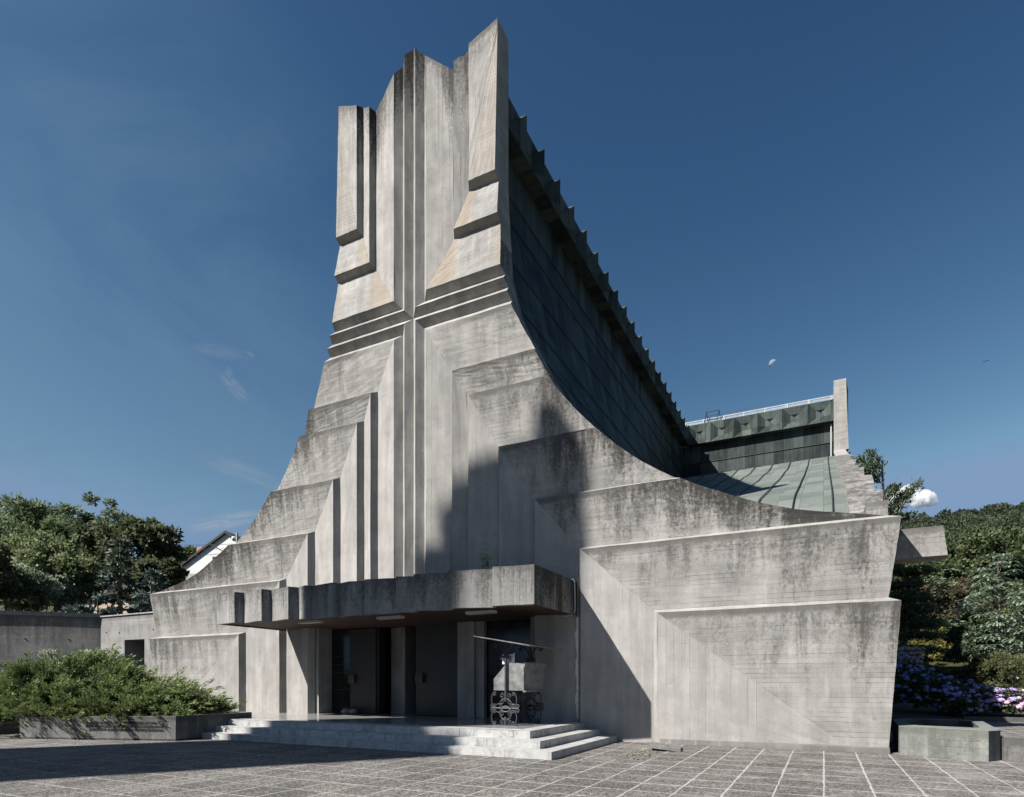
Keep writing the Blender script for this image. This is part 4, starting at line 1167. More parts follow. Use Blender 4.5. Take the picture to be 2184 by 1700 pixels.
# ------------------------------------------------------------------ house behind the trees
hs = empty('house', (at(480,60).x, at(480,60).y, 5), 'white gabled house with a dark roof seen behind the left slope of the church', 'house')
dh = 60.0
cR = Vector((CT, ST, 0)); cF = Vector((-ST, CT, 0))
e = (cR*math.cos(R(-8)) + cF*math.sin(R(-8))).normalized(); nf = Vector((e.y, -e.x, 0))
apex = at(483, dh, 1138); PXM = dh/FPX
def hp(s, out, z): q = apex + e*s + nf*out; return (q.x, q.y, z)
za = apex.z; slope = 0.66; ze = za - 5.3*slope
mb = MB()
zs_ = at(400, dh, 1222).z
mb.face([hp(-6.7,0,zs_),hp(6.7,0,zs_),hp(6.7,0,za-6.7*slope),hp(0,0,za),hp(-6.7,0,za-6.7*slope)])
mb.face([hp(-6.7,0,zs_),hp(-6.7,-9,zs_),hp(-6.7,-9,za-6.7*slope),hp(-6.7,0,za-6.7*slope)]); mb.face([hp(-6.7,0,zs_),hp(6.7,0,zs_),hp(6.7,-1.2,zs_),hp(-6.7,-1.2,zs_)])
adopt(mb.build('wall', M['plaster']), hs)
mb = MB(); mb.face([hp(-6.1,-1.1,3),hp(5.2,-1.1,3),hp(5.2,-1.1,zs_-.01),hp(-6.1,-1.1,zs_-.01)]); mb.face([hp(-6.1,-1.1,3),hp(-6.1,-9,3),hp(-6.1,-9,zs_),hp(-6.1,-1.1,zs_)])
adopt(mb.build('ground_floor', M['ochre']), hs)
mb = MB()
ov = 0.25
for sg in (-1, 1):
    s1 = sg*7.2
    top = [hp(0,ov,za+.25),hp(s1,ov,za+.25-7.2*slope),hp(s1,-9.5,za+.25-7.2*slope),hp(0,-9.5,za+.25)]
    bot = [(x,y,z-.24) for x,y,z in top]
    mb.face(top); mb.face(list(reversed(bot)))
    mb.face([top[0],bot[0],bot[1],top[1]]); mb.face([top[1],bot[1],bot[2],top[2]])
    for i in range(9):     # rafter tails under the eaves
        t = i/9*10
        mb.tube([hp(sg*.2,ov-.1-t,za-.15), hp(s1*.98,ov-.1-t,za-.1-7.0*slope)], .06, 4)
rf = adopt(mb.build('roof', M['rooftile']), hs)
mb = MB(); q = at(432, dh+4, 1200); mb.box((q.x-.4,q.y-.4,q.z-1.5),(q.x+.4,q.y+.4,at(432,dh+4,1169).z)); adopt(mb.build('chimney', M['brick']), rf)
mb = MB()
pw = at(462, dh, 1200); sx_ = (pw-apex).dot(e); 
w0, w1, wz0, wz1 = sx_-.55, sx_+.75, pw.z-.6, pw.z+.65
for a,b,c,d in ((w0,w0+.08,wz0,wz1),(w1-.08,w1,wz0,wz1),(w0,w1,wz0,wz0+.08),(w0,w1,wz1-.08,wz1),((w0+w1)/2-.05,(w0+w1)/2+.05,wz0,wz1)):
    mb.face([hp(a,.05,c),hp(b,.05,c),hp(b,.05,d),hp(a,.05,d)])
wf = adopt(mb.build('window', M['white_metal']), hs)
mb = MB(); mb.face([hp(w0,.02,wz0),hp(w1,.02,wz0),hp(w1,.02,wz1),hp(w0,.02,wz1)]); adopt(mb.build('pane', simple('blue_window_glass',(.03,.045,.08),.1)), wf)
mb = MB(); mb.tube([hp(-1.3,.9,za-1.1), hp(1.4,.75,za-2.6)], .05, 6); adopt(mb.build('brace', M['wood']), hs)
lm = at(499, 52, 1149)
lp = empty('street_lamp', (lm.x, lm.y, 0), 'grey lamp post with a white globe in front of the house gable', 'street lamp')
mb = MB(); mb.tube([(lm.x+.25,lm.y+.1,2),(lm.x+.25,lm.y+.1,lm.z+.5)], .1, 8); adopt(mb.build('post', M['coping_pale']), lp)
o = rock('globe', (lm.x, lm.y, lm.z), (.2,.2,.22), M['lamp'], 1, None, None, 2); adopt(o, lp)
ph = empty('peach_house', (at(225,58).x, at(225,58).y, 3), 'peach walled cottage glimpsed between the trunks left of the spruce', 'house')
q = at(225, 58); mb = MB(); mb.box((q.x-5,q.y,3),(q.x+5,q.y+6,at(225,58,1268).z)); adopt(mb.build('wall', M['peach']), ph)
mb = MB(); zr = at(225,58,1268).z
mb.face([(q.x-5.5,q.y-.6,zr),(q.x+5.5,q.y-.6,zr),(q.x+5.5,q.y+3,zr+1.6),(q.x-5.5,q.y+3,zr+1.6)]); mb.face([(q.x-5.5,q.y-.6,zr-.15),(q.x+5.5,q.y-.6,zr-.15),(q.x+5.5,q.y-.6,zr),(q.x-5.5,q.y-.6,zr)])
adopt(mb.build('roof', M['rooftile']), ph)
# overhead wires
for i, (v0_, v1_, d0, lab) in enumerate(((1192,1176,47,'lowest sagging overhead wire crossing the tree crowns to the white house'),(1160,1166,50,'middle overhead wire running over the tree tops to the white gable'),(1150,1157,52,'upper thin overhead wire against the sky left of the white gable'))):
    a, b = at(-150 if i == 0 else 180, d0, v0_), at(560, d0, v1_)
    mb = MB(); pts = []
    for k in range(25):
        t = k/24; p = a.lerp(b, t); pts.append((p.x, p.y, p.z - 0.35*math.sin(math.pi*t)))
    mb.tube(pts, 0.018, 4); tag(mb.build('overhead_wire', M['iron']), lab, 'wire', 'overhead wires on the left')
# ------------------------------------------------------------------ bell tower out of frame, whose shadow falls over the forecourt
bt = empty('bell_tower', (-28, -10.5, 0), 'slender concrete bell tower out of frame on the left, known by its broad shadow', 'tower')
mb = MB(0.01)
mb.box((-30.5,-11.6,0),(-23.85,-10,26.6), dirt=0.8); adopt(mb.build('shaft', M['conc']), bt)
mb = MB(0.01)
tops = [(-30.6,34.6),(-29.8,34.9),(-29.8,36.0),(-29.0,36.9),(-28.0,37.5),(-26.7,37.8),(-26.4,38.6),(-25.8,38.6)]
f = [(x,-10.05,z+1.6) for x,z in tops]; b = [(x,-11.5,z+1.6) for x,z in tops]
mb.face([(-30.6,-10.05,26.5)] + f + [(-25.8,-10.05,26.5)]); mb.face([(-30.6,-11.0,26.5)] + b + [(-25.8,-11.0,26.5)])
for i in range(len(f)-1): mb.face([f[i],f[i+1],b[i+1],b[i]])
mb.face([(-30.6,-10.05,26.5),f[0],b[0],(-30.6,-11.0,26.5)]); mb.face([(-25.8,-10.05,26.5),f[-1],b[-1],(-25.8,-11.0,26.5)])
adopt(mb.build('belfry', M['conc']), bt)

# ------------------------------------------------------------------ moon, cloud, bird
mp = at(1649, 3000, 776)
bm = bmesh.new(); bmesh.ops.create_uvsphere(bm, u_segments=48, v_segments=32, radius=3000*8.6/FPX)
tow = (Vector((0,0,CAM_H)) - mp).normalized()
rt = cR; up = Vector((0,0,1))
lit = (rt*-0.72 + up*0.62 + tow*-0.12).normalized()
for v in list(bm.verts):
    pass
geom = bmesh.ops.bisect_plane(bm, geom=bm.verts[:]+bm.edges[:]+bm.faces[:], plane_co=(0,0,0), plane_no=lit, clear_inner=True)  # unlit side cut away: the phase is put into the shape
bmesh.ops.bisect_plane(bm, geom=bm.verts[:]+bm.edges[:]+bm.faces[:], plane_co=(0,0,0), plane_no=tow, clear_inner=True)
me = bpy.data.meshes.new('moon'); bm.to_mesh(me); bm.free(); me.materials.append(M['moon'])
me.polygons.foreach_set('use_smooth', [True]*len(me.polygons))
o = bpy.data.objects.new('moon', me); COL.objects.link(o); o.location = mp
tag(o, 'pale half moon in the blue sky above the copper roof arm', 'moon')

def cloud(d, seed):
    rs = np.random.default_rng(seed); bm = bmesh.new(); px = d/FPX; c = at(1935, d, 1060)
    ox = np.array([1872,1882,1900,1920,1938,1950,1962,1972,1985,1993,1998]); oy = np.array([1070,1056,1046,1037,1034,1040,1046,1044,1050,1062,1074])
    base = np.interp
    for i in range(230):
        x = rs.uniform(1876, 1995); t0 = np.interp(x, ox, oy); b0 = np.interp(x, [1872,1900,1950,1985,1998],[1076,1080,1086,1082,1076])
        edge = rs.uniform() < .55
        r = rs.uniform(2.6, 5.0) if edge else rs.uniform(6, 11)
        r = min(r, max(1.5, (b0-t0)*.42))
        y = t0 + r*rs.uniform(.8,1.3) if edge else rs.uniform(t0+r, max(t0+r+.1, b0-r*.8))
        m = Matrix.Translation(rt*(x-1935)*px + up*(1060-y)*px + cF*rs.uniform(-9,9)*px) @ Matrix.Diagonal((r*px*1.15, r*px, r*px*.9, 1))
        bmesh.ops.create_icosphere(bm, subdivisions=2, radius=1, matrix=m)
    for v in bm.verts:
        p = v.co/px
        v.co += Vector((rs.normal(),rs.normal(),rs.normal()))*px*.22
    me = bpy.data.meshes.new('cloud_lobes'); bm.to_mesh(me); bm.free()
    tmp = bpy.data.objects.new('cloud_lobes', me); COL.objects.link(tmp)
    md = tmp.modifiers.new('r', 'REMESH'); md.mode = 'VOXEL'; md.voxel_size = px*1.0
    bpy.context.view_layer.update()
    me = bpy.data.meshes.new_from_object(tmp.evaluated_get(bpy.context.evaluated_depsgraph_get())); me.name = 'cloud'
    bpy.data.objects.remove(tmp); me.materials.clear(); me.materials.append(M['cloud'])
    me.polygons.foreach_set('use_smooth', [True]*len(me.polygons))
    o = bpy.data.objects.new('cloud', me); COL.objects.link(o); o.location = c; return o
tag(cloud(1400, 4), 'small white cumulus cloud low over the wooded hill on the right', 'cloud')
bp_ = at(2104, 120, 769.5)
bm = bmesh.new()
def bv(x, y, z): return bm.verts.new(rt*x + cF*y + up*z)
s = 120/FPX
L = [bv(-8*s,0,-2.2*s), bv(-4.5*s,.3,-1.2*s), bv(-4.5*s,-.3,-1.6*s), bv(0,.35,1.3*s), bv(0,-.35,-.9*s), bv(1.5*s,.3,1.9*s), bv(1.8*s,-.3,-.4*s), bv(3.5*s,.1,.7*s), bv(6.5*s,0,.1*s), bv(-1*s,-.3,-1.6*s)]
for f in ((0,1,2),(1,3,4),(1,4,2),(3,5,6),(3,6,4),(5,7,6),(7,8,6),(2,4,9),(5,8,7),(4,6,9)): bm.faces.new([L[i] for i in f])
me = bpy.data.meshes.new('bird'); bm.to_mesh(me); bm.free(); me.materials.append(M['bird'])
o = bpy.data.objects.new('bird', me); COL.objects.link(o); o.location = bp_
tag(o, 'tiny dark bird in flight at the right of the sky', 'bird')
# ------------------------------------------------------------------ vegetation
FO = {}
FO['locust'] = foliage('locust_leaves', (0.036, 0.058, 0.026), (0.199, 0.251, 0.125))
FO['light'] = foliage('yellow_green_leaves', (0.056, 0.078, 0.030), (0.245, 0.285, 0.140))
FO['chestnut'] = foliage('chestnut_leaves', (0.028, 0.040, 0.018), (0.165, 0.190, 0.098))
FO['silver'] = foliage('silvery_leaves', (0.075, 0.098, 0.062), (0.399, 0.443, 0.318))
FO['spruce'] = foliage('blue_spruce_needles', (0.04, 0.062, 0.052), (0.177, 0.236, 0.210), trans=0.1)
FO['dull'] = foliage('dull_spruce_needles', (0.036, 0.05, 0.036), (0.184, 0.219, 0.159), trans=0.1)
FO['juniper'] = foliage('juniper_sprays', (0.012, 0.026, 0.008), (0.200, 0.255, 0.095), trans=0.2)
FO['wood'] = foliage('woodland_leaves', (0.036, 0.054, 0.024), (0.147, 0.179, 0.080))
FO['hill'] = foliage('hillside_leaves', (0.030, 0.044, 0.024), (0.088, 0.106, 0.060))
FO['pine'] = foliage('pine_needles', (0.028, 0.042, 0.024), (0.095, 0.128, 0.076), trans=0.1)
FO['layer'] = foliage('layered_conifer_needles', (0.036, 0.056, 0.03), (0.140, 0.180, 0.100), trans=0.1)
FO['sumac'] = foliage('pale_compound_leaves', (0.075, 0.11, 0.068), (0.330, 0.401, 0.295), rough=0.4)
FO['olive'] = foliage('olive_shrub_leaves', (0.052, 0.064, 0.026), (0.190, 0.195, 0.090))
FO['yellow'] = foliage('golden_shrub_leaves', (0.090, 0.092, 0.022), (0.250, 0.235, 0.075))
FO['brown'] = foliage('brownish_shrub_leaves', (0.070, 0.064, 0.036), (0.165, 0.145, 0.085))
FO['hyd'] = foliage('hydrangea_leaves', (0.028, 0.048, 0.018), (0.110, 0.150, 0.062))
FO['grass'] = foliage('dry_grass_blades', (0.095, 0.105, 0.045), (0.270, 0.250, 0.130))
FO['sap'] = foliage('sapling_leaves', (0.20, 0.25, 0.14), (0.420, 0.460, 0.300))
FO['blue'] = foliage('blue_petals', (0.10, 0.14, 0.42), (0.240, 0.300, 0.620), trans=0.15)
FO['violet'] = foliage('violet_petals', (0.24, 0.19, 0.46), (0.420, 0.360, 0.620), trans=0.15)
FO['pink'] = foliage('pink_petals', (0.46, 0.27, 0.42), (0.680, 0.480, 0.600), trans=0.15)

def quads(name, base, tip_dir, side_dir, ln, wd, mat, tint, parent=None, bend=0.0, link=True):
    """many leaf-sized faces: base points, unit direction, unit side, length, width (arrays)"""
    n = len(base)
    ln = np.broadcast_to(np.asarray(ln, float), (n,))[:, None]; wd = np.broadcast_to(np.asarray(wd, float), (n,))[:, None]
    mid = base + tip_dir*ln*0.5
    if bend:
        nrm = np.cross(tip_dir, side_dir); mid = mid + nrm*ln*bend
    co = np.empty((n, 4, 3)); co[:,0] = base; co[:,1] = mid + side_dir*wd*0.5; co[:,2] = base + tip_dir*ln; co[:,3] = mid - side_dir*wd*0.5
    me = bpy.data.meshes.new(name)
    me.vertices.add(4*n); me.vertices.foreach_set('co', co.astype('f').ravel())
    me.loops.add(4*n); me.loops.foreach_set('vertex_index', np.arange(4*n, dtype='i'))
    me.polygons.add(n); me.polygons.foreach_set('loop_start', np.arange(0, 4*n, 4, dtype='i'))
    me.update(calc_edges=True)
    at_ = me.attributes.new('tint', 'FLOAT', 'FACE'); at_.data.foreach_set('value', np.clip(np.asarray(tint), 0, 1).astype('f'))
    me.materials.append(mat)
    if not link: return me
    o = bpy.data.objects.new(name, me); COL.objects.link(o)
    if parent: o.parent = parent
    return o
def unit(a): return a/np.maximum(1e-9, np.linalg.norm(a, axis=-1, keepdims=True))
def rand_frames(n, up=0.0, rs=rng, out=None, k=0.0):
    t = rs.normal(size=(n,3)); t[:,2] += up
    if out is not None: t = t + out*k
    t = unit(t); s = unit(np.cross(t, rs.normal(size=(n,3)))); return t, s
def crown_pts(rs, rad, nclump, per, flat=0.75, hollow=0.55, cr=(0.16,0.30), gaps=0.0):
    """leaf clumps spread through an uneven ellipsoid"""
    P = []; O = []; Tn = []
    rad = np.array(rad)
    d = unit(rs.normal(size=(nclump,3))); d[:,2] = np.where(d[:,2] < -0.55, -d[:,2]*0.6, d[:,2]); d = unit(d)
    rr = hollow + (1-hollow)*rs.uniform(0,1,nclump)**0.6
    lump = 1 + 0.16*np.sin(d[:,0]*3.1+rs.uniform(0,6)) + 0.13*np.sin(d[:,1]*4.3+rs.uniform(0,6)) + 0.12*np.sin(d[:,2]*5+d[:,0]*4+rs.uniform(0,6))
    c = d*(rr*lump)[:,None]*rad
    for i in range(nclump):
        r = rs.uniform(*cr)*rad.mean(); n = int(per*rs.uniform(.6,1.4))
        q = unit(rs.normal(size=(n,3)))*(rs.uniform(0,1,(n,1))**0.45)*r; q[:,2] *= flat
        P.append(c[i]+q); O.append(unit(q+d[i]*r*0.4)); Tn.append(np.full(n, rs.uniform(0.05,.7)) + rs.uniform(0,.35,n))
    return np.concatenate(P), np.concatenate(O), np.concatenate(Tn), c
def trunk_mesh(rs, h, r, targets, mat, parent, name='trunk', lean=(0,0)):
    mb = MB()
    pts = []; rd = []
    for i in range(8):
        t = i/7; pts.append((lean[0]*t + .06*h*.2*math.sin(t*5), lean[1]*t + .05*h*.2*math.cos(t*4)-.05*h*.2, h*t)); rd.append(r*(1-.7*t)*(1.25 if i == 0 else 1))
    mb.tube(pts, rd, 8)
    for tg in targets:
        t = rs.uniform(.35,.95); k = min(6, int(t*7)); b = Vector(pts[k]); e = Vector(tg)
        m1 = b.lerp(e, .5) + Vector((0,0,-.04*h)); rr = r*(1-.7*t)*.5
        mb.tube([b, b.lerp(m1,.6), m1, e], [rr, rr*.75, rr*.55, rr*.15], 5)
    o = mb.build(name, mat, parent); return o
def broadleaf(name, loc, h, rad, mat, label, cat, leaf=(.30,.17), nclump=70, per=110, seed=1, bark='bark', group=None, base=0.25, hollow=.5, cr=(.16,.30), flat=.75, up=.2):
    rs = np.random.default_rng(seed)
    root = empty(name, loc, label, cat, group)
    P, O, Tn, c = crown_pts(rs, rad, nclump, per, flat, hollow, cr)
    ctr = np.array([0,0,h-rad[2]]); P = P + ctr
    n = len(P); t, s = rand_frames(n, up, rs, O, .8)
    Tn = Tn*.85 + .15*(P[:,2]-ctr[2])/rad[2]*0 + rs.uniform(-.1,.1,n)
    ids = rs.choice(len(c), min(9, len(c)), replace=False)
    trunk_mesh(rs, max(.4, h-rad[2]*1.0), max(.05, h*.022), [tuple(c[i]+ctr) for i in ids], M[bark], root)
    quads('crown', P, t, s, leaf[0]*rs.uniform(.6,1.3,n), leaf[1]*rs.uniform(.6,1.3,n), mat, Tn, root, .12)
    return root
def gz(p): return ground_h(p.x, p.y) - 0.05
def put(u, d): p = at(u, d); return Vector((p.x, p.y, gz(p)))
def tree_at(u, d, vtop, rpx, mat, label, cat='tree', name='broadleaf_tree', rz=.85, ry=1.0, **k):
    p = put(u, d); top = CAM_H + (V0-vtop)*d/FPX; h = max(.5, top - p.z); r = rpx*d/FPX
    return broadleaf(name, p, h, (r, r*ry, min(h*.56, r*rz)), mat, label, cat, **k)

def conifer(name, loc, h, r, mat, label, cat, seed=1, whorls=16, bare=(0,0), tuft=.30, gapside=0, bark='bark', per=26, droop=.25, group=None, density=1.0):
    rs = np.random.default_rng(seed)
    root = empty(name, loc, label, cat, group)
    mb = MB(); mb.tube([(0,0,-.3),(.03,0,h*.3),(0,.03,h*.7),(0,0,h)], [h*.022,h*.018,h*.01,.015], 7)
    P = []; D = []; T_ = []
    for w in range(whorls):
        t = (w+.5)/whorls; z = h*(.06 + .94*t); L = r*(1-t)**.8*rs.uniform(.75,1.15) + .12*r
        nb = rs.integers(5, 8)
        for b in range(nb):
            a = rs.uniform(0, 2*math.pi); LL = L*rs.uniform(.6,1.15)
            bare_b = bare[0] < t < bare[1]
            dr = Vector((math.cos(a), math.sin(a), 0))
            e = dr*LL + Vector((0,0,-droop*LL + .12*LL*rs.uniform(-1,1)))
            mb.tube([(0,0,z), tuple(Vector((0,0,z))+e*.5+Vector((0,0,.05*LL))), tuple(Vector((0,0,z))+e)], [.02*LL+.012,.014*LL+.008,.006], 4)
            if bare_b and rs.uniform() < .8: 
                if rs.uniform() < .6: continue
            n = int(per*density*(LL/r*1.6+.4))
            tt = rs.uniform(.2 if not bare_b else .6, 1.05, n)
            q = np.outer(tt, np.array(e)) + np.array([0,0,z]); q[:,2] += .05*LL*np.sin(tt*3.1)
            wdt = .24*LL*(1.1-tt)+.05
            sd = np.array([-dr.y, dr.x, 0]); q += np.outer(rs.normal(size=n)*wdt, sd); q[:,2] += rs.normal(size=n)*.05*LL**.5
            P.append(q); k = rs.normal(size=(n,3))*.45 + np.array(dr)*.9; k[:,2] += .15; D.append(unit(k)); T_.append(rs.uniform(0,1,n)*.6 + rs.uniform(0,.4))
    mb.build('trunk', M[bark], root)
    P = np.concatenate(P); D = np.concatenate(D); T_ = np.concatenate(T_); n = len(P)
    s = unit(np.cross(D, rs.normal(size=(n,3))*.5 + np.array([0,0,1.])))
    quads('crown', P, D, s, tuft*rs.uniform(.6,1.4,n), tuft*.42*rs.uniform(.6,1.3,n), mat, T_, root, .1)
    return root

# ---- left: trees beyond the annex
tree_at(-60,40,1075,120, FO['locust'], 'feathery green locust tree cut off by the left edge of the photo', name='locust_tree', seed=21, leaf=(.34,.13), nclump=95, per=150, hollow=.3)
tree_at(42,47,1066,100, FO['locust'], 'tall feathery locust tree with the highest crown at the far left', name='locust_tree', seed=22, leaf=(.36,.13), nclump=110, per=150, hollow=.35, cr=(.12,.26), rz=1.05)
tree_at(182,46,1080,78, FO['locust'], 'tall loose locust tree rising left of the dark chestnut', name='locust_tree', seed=23, leaf=(.34,.13), nclump=85, per=150, hollow=.35, cr=(.12,.26), rz=1.2)
tree_at(120,52,1098,70, FO['locust'], 'hazy green locust tree set back between the two tallest crowns', name='locust_tree', seed=29, leaf=(.36,.14), nclump=75, per=130, rz=1.1)
tree_at(85,37,1128,95, FO['light'], 'yellow-green broadleaf tree in front of the tall locusts', seed=24, leaf=(.25,.15), nclump=120, per=130, hollow=.35, rz=.95)
tree_at(292,44,1104,76, FO['chestnut'], 'round dark chestnut tree with brownish leaves behind the spruce', name='chestnut_tree', seed=25, leaf=(.38,.22), nclump=120, per=110, hollow=.5, rz=1.1, cr=(.13,.24))
tree_at(330,42,1192,44, FO['chestnut'], 'lower dark broadleaf tree just left of the white house', seed=26, leaf=(.33,.2), nclump=70, per=100, rz=1.1)
tree_at(382,80,1166,40, FO['wood'], 'small light green tree far behind the roof of the white house', seed=27, leaf=(.55,.3), nclump=45, per=80)
tree_at(88,34,1205,58, FO['silver'], 'silvery green tree standing in front of the yellow-green one', seed=28, leaf=(.22,.13), nclump=75, per=110, rz=1.1, cr=(.14,.26))
tree_at(165,36,1180,50, FO['light'], 'yellowish broadleaf tree between the silvery tree and the spruce', seed=30, leaf=(.24,.15), nclump=60, per=100, rz=1.2)
tree_at(20,33,1240,42, FO['light'], 'low yellow-green shrub above the annex wall at the far left', 'shrub', 'shrub', seed=31, leaf=(.2,.12), nclump=50, per=90)
tree_at(-20,31,1180,52, FO['chestnut'], 'dark leafy tree at the very left edge above the annex wall', seed=33, leaf=(.26,.16), nclump=60, per=110, rz=1.2)
p = put(256, 36); conifer('spruce', p, CAM_H+(V0-1147)*36/FPX - p.z, 2.2, FO['dull'], 'thin spruce with a bare pale trunk in its middle', 'spruce', 41, 17, (.10,.55), .34, bark='bark_pale', per=30, density=1.5)
p = put(322, 33); conifer('spruce', p, CAM_H+(V0-1212)*33/FPX - p.z, 1.9, FO['spruce'], 'bluish young spruce right of the bare-trunked one', 'spruce', 42, 13, tuft=.30, per=34, density=1.4, droop=.1)
p = put(208, 32); conifer('spruce', p, CAM_H+(V0-1262)*32/FPX - p.z, 2.0, FO['spruce'], 'low spreading blue spruce left of the bare-trunked one', 'spruce', 43, 9, tuft=.30, per=36, density=1.5, droop=.05)
p = put(165, 31); conifer('spruce', p, CAM_H+(V0-1283)*31/FPX - p.z, 1.5, FO['spruce'], 'lowest small blue spruce peeping over the annex wall', 'spruce', 44, 7, tuft=.28, per=30, density=1.5, droop=.05)

# ---- juniper on the planter
def juniper(name, loc, rx, ry, h, nplume, seed, label, wind=(.85,.05)):
    rs = np.random.default_rng(seed); root = empty(name, loc, label, 'juniper')
    B = []; D = []; L = []; T_ = []; W = []
    per = 15; nb = max(1, nplume//per)
    for i in range(nplume):
        if i % per == 0:
            a = rs.uniform(0, 2*math.pi); q = math.sqrt(rs.uniform(0,1))
            bx_, by_ = rx*q*math.cos(a), ry*q*math.sin(a)
            lump = 1 + .20*math.sin(bx_*1.9+seed) + .16*math.sin(by_*2.7+bx_*1.1)
            top = h*max(0.05, (1-q**2.2))*lump
            bz_ = top*rs.uniform(.62,1.0) if rs.uniform() < .75 else top*rs.uniform(.05,.55)
            bo_ = unit(np.array([math.cos(a)*q*.8 + wind[0], math.sin(a)*q*.8 + wind[1]*.5, .24]) + rs.normal(size=3)*.17)
            bt_ = rs.uniform(-.1,.4)
        al = rs.uniform(-.35,.55)
        x, y, z = np.array([bx_,by_,bz_]) + bo_*al + rs.normal(size=3)*np.array([.17,.17,.09])*(1.1-.6*al)
        z = max(0.03, z)
        out = unit(bo_ + rs.normal(size=3)*.26 + np.array([0,0,.10]))
        ln = rs.uniform(.45,.95); n = 58
        t = rs.uniform(0,1,n)**.8
        side = unit(np.cross(out, np.array([0,0,1.]))); up_ = np.cross(side, out)
        spread = (.115*(1-t)**.8+.008)*ln*1.15
        ang = rs.uniform(0,6.28,n)
        b = np.array([x,y,z]) + np.outer(t*ln, out) + (np.cos(ang)*spread)[:,None]*side + (np.sin(ang)*spread*.6)[:,None]*up_
        b[:,2] -= .10*ln*(t**2)*0
        d = unit(out + .42*(np.cos(ang)[:,None]*side + np.sin(ang)[:,None]*up_*.7) + rs.normal(size=(n,3))*.12)
        B.append(b); D.append(d); L.append(rs.uniform(.08,.19,n)); W.append(rs.uniform(.016,.030,n))
        T_.append(np.clip(-.05 + .85*t**1.3 + bt_ + rs.uniform(-.1,.1,n), 0, 1))  # tint puts shade at the spray bases and light on the tips
    B = np.concatenate(B); D = np.concatenate(D); n = len(B)
    s = unit(np.cross(D, rs.normal(size=(n,3))))
    quads('foliage', B, D, s, np.concatenate(L), np.concatenate(W), FO['juniper'], np.concatenate(T_), root, .06)
    mb = MB()
    for i in range(16):
        a = rs.uniform(0,6.28); e = (rx*.75*math.cos(a), ry*.75*math.sin(a), h*rs.uniform(.15,.5))
        mb.tube([(0,0,-.05),(e[0]*.4,e[1]*.4,h*.25),e],[.05,.035,.012],5)
    mb.build('branches', M['bark'], root)
    return root
juniper('juniper', (-22.3,11.75,.5), 3.6, 2.3, 1.5, 2700, 3, 'large spreading juniper heaped over the left part of the planter')
juniper('juniper', (-19.0,11.95,.5), 2.2, 1.35, .78, 1200, 5, 'lower juniper trailing right over the planter toward the steps')
juniper('juniper', (-27.5,11.6,.3), 3.4, 2.4, 1.6, 1000, 8, 'juniper at the left edge of the photo before the annex wall')
# pale shrub behind the juniper
tree_at(150,23.5,1388,60, FO['silver'], 'pale leafy shrub showing over the top of the large juniper', 'shrub', 'shrub', seed=51, leaf=(.13,.06), nclump=40, per=80, rz=.5)
# grass on the planter
def blades(name, n, fx, h, mat, seed, spread=.5):
    rs = np.random.default_rng(seed); b = fx(rs, n)
    d = rs.normal(size=(n,3))*spread; d[:,2] = 1; d = unit(d); s = unit(np.cross(d, rs.normal(size=(n,3))))
    return quads(name, b, d, s, h*rs.uniform(.4,1.3,n), .008+.006*rs.uniform(0,1,n), mat, rs.uniform(0,1,n))
o = blades('grass', 2600, lambda rs, n: np.stack([-16.15 - np.abs(rs.normal(size=n))*.55, rs.uniform(11.0,13.3,n), np.full(n,.55)], 1), .2, FO['grass'], 61)
tag(o, kind='stuff')
# ---- weeds and sapling
def sapling(name, loc, h, seed, label, cat, nl=46, leaf=.085):
    rs = np.random.default_rng(seed); root = empty(name, loc, label, cat); mb = MB(); B = []
    for k in range(5):
        a = rs.uniform(0,6.28); e = Vector((math.cos(a)*h*.22*(k>0), math.sin(a)*h*.1*(k>0), h*(1 if k == 0 else rs.uniform(.55,.85))))
        mb.tube([(0,0,0), tuple(e*.5+Vector((0,0,.03))), tuple(e)], [.011,.007,.003], 5)
        for i in range(nl//5): t = rs.uniform(.45,1.03); B.append(tuple(e*t + Vector((0,0,.03*h))))
    mb.build('stem', M['bark_pale'], root)
    B = np.array(B); n = len(B); t, s = rand_frames(n, .6, rs)
    quads('leaves', B, t, s, leaf*rs.uniform(.6,1.3,n), leaf*.42, FO['sap'], rs.uniform(0,1,n), root)
    return root
sapling('sapling', (-8.28,14.7,4.45), .78, 5, 'small self-sown sapling growing on top of the concrete canopy', 'sapling', 90, .12)
sapling('weed', (-5.05,16.2,0), .17, 6, 'small green weed at the wall foot right of the steps', 'weed', 30, .06)
sapling('weed', (-3.3,14.55,.02), .12, 7, 'low green weed beside the loose slab of the paving patch', 'weed', 40, .06)

# ---- right: hillside
rs = np.random.default_rng(77)
P = []; O = []; Tn = []
k = 0
while k < 520:
    d = 64 + 150*rs.uniform()**1.1; u = rs.uniform(1840, 2330); p = at(u, d)
    if p.x < 4.5: 
        continue
    g0 = gz(p); r = rs.uniform(2.2,3.6); hh = rs.uniform(4.5,8.0)
    c = np.array([p.x, p.y, g0 + hh - r*.8])
    nn = int(max(420, 2200*(60/d)**1.2))
    q = unit(rs.normal(size=(nn,3))); q[:,2] = np.abs(q[:,2])*.9 - .25
    lm = 1 + .2*np.sin(q[:,0]*5+k) + .18*np.sin(q[:,1]*6+k*2) + .15*np.sin(q[:,2]*8+k*3)
    q = q*(lm*(.75+.25*rs.uniform(0,1,nn)))[:,None]*r
    P.append(c+q); O.append(unit(q)); Tn.append(np.full(nn, rs.uniform(0,.8)) + rs.uniform(-.1,.3,nn)); k += 1
P = np.concatenate(P); O = np.concatenate(O); Tn = np.concatenate(Tn); n = len(P)
t, s = rand_frames(n, .2, rs, O, .6)
dist = np.linalg.norm(P[:,:2], axis=1)
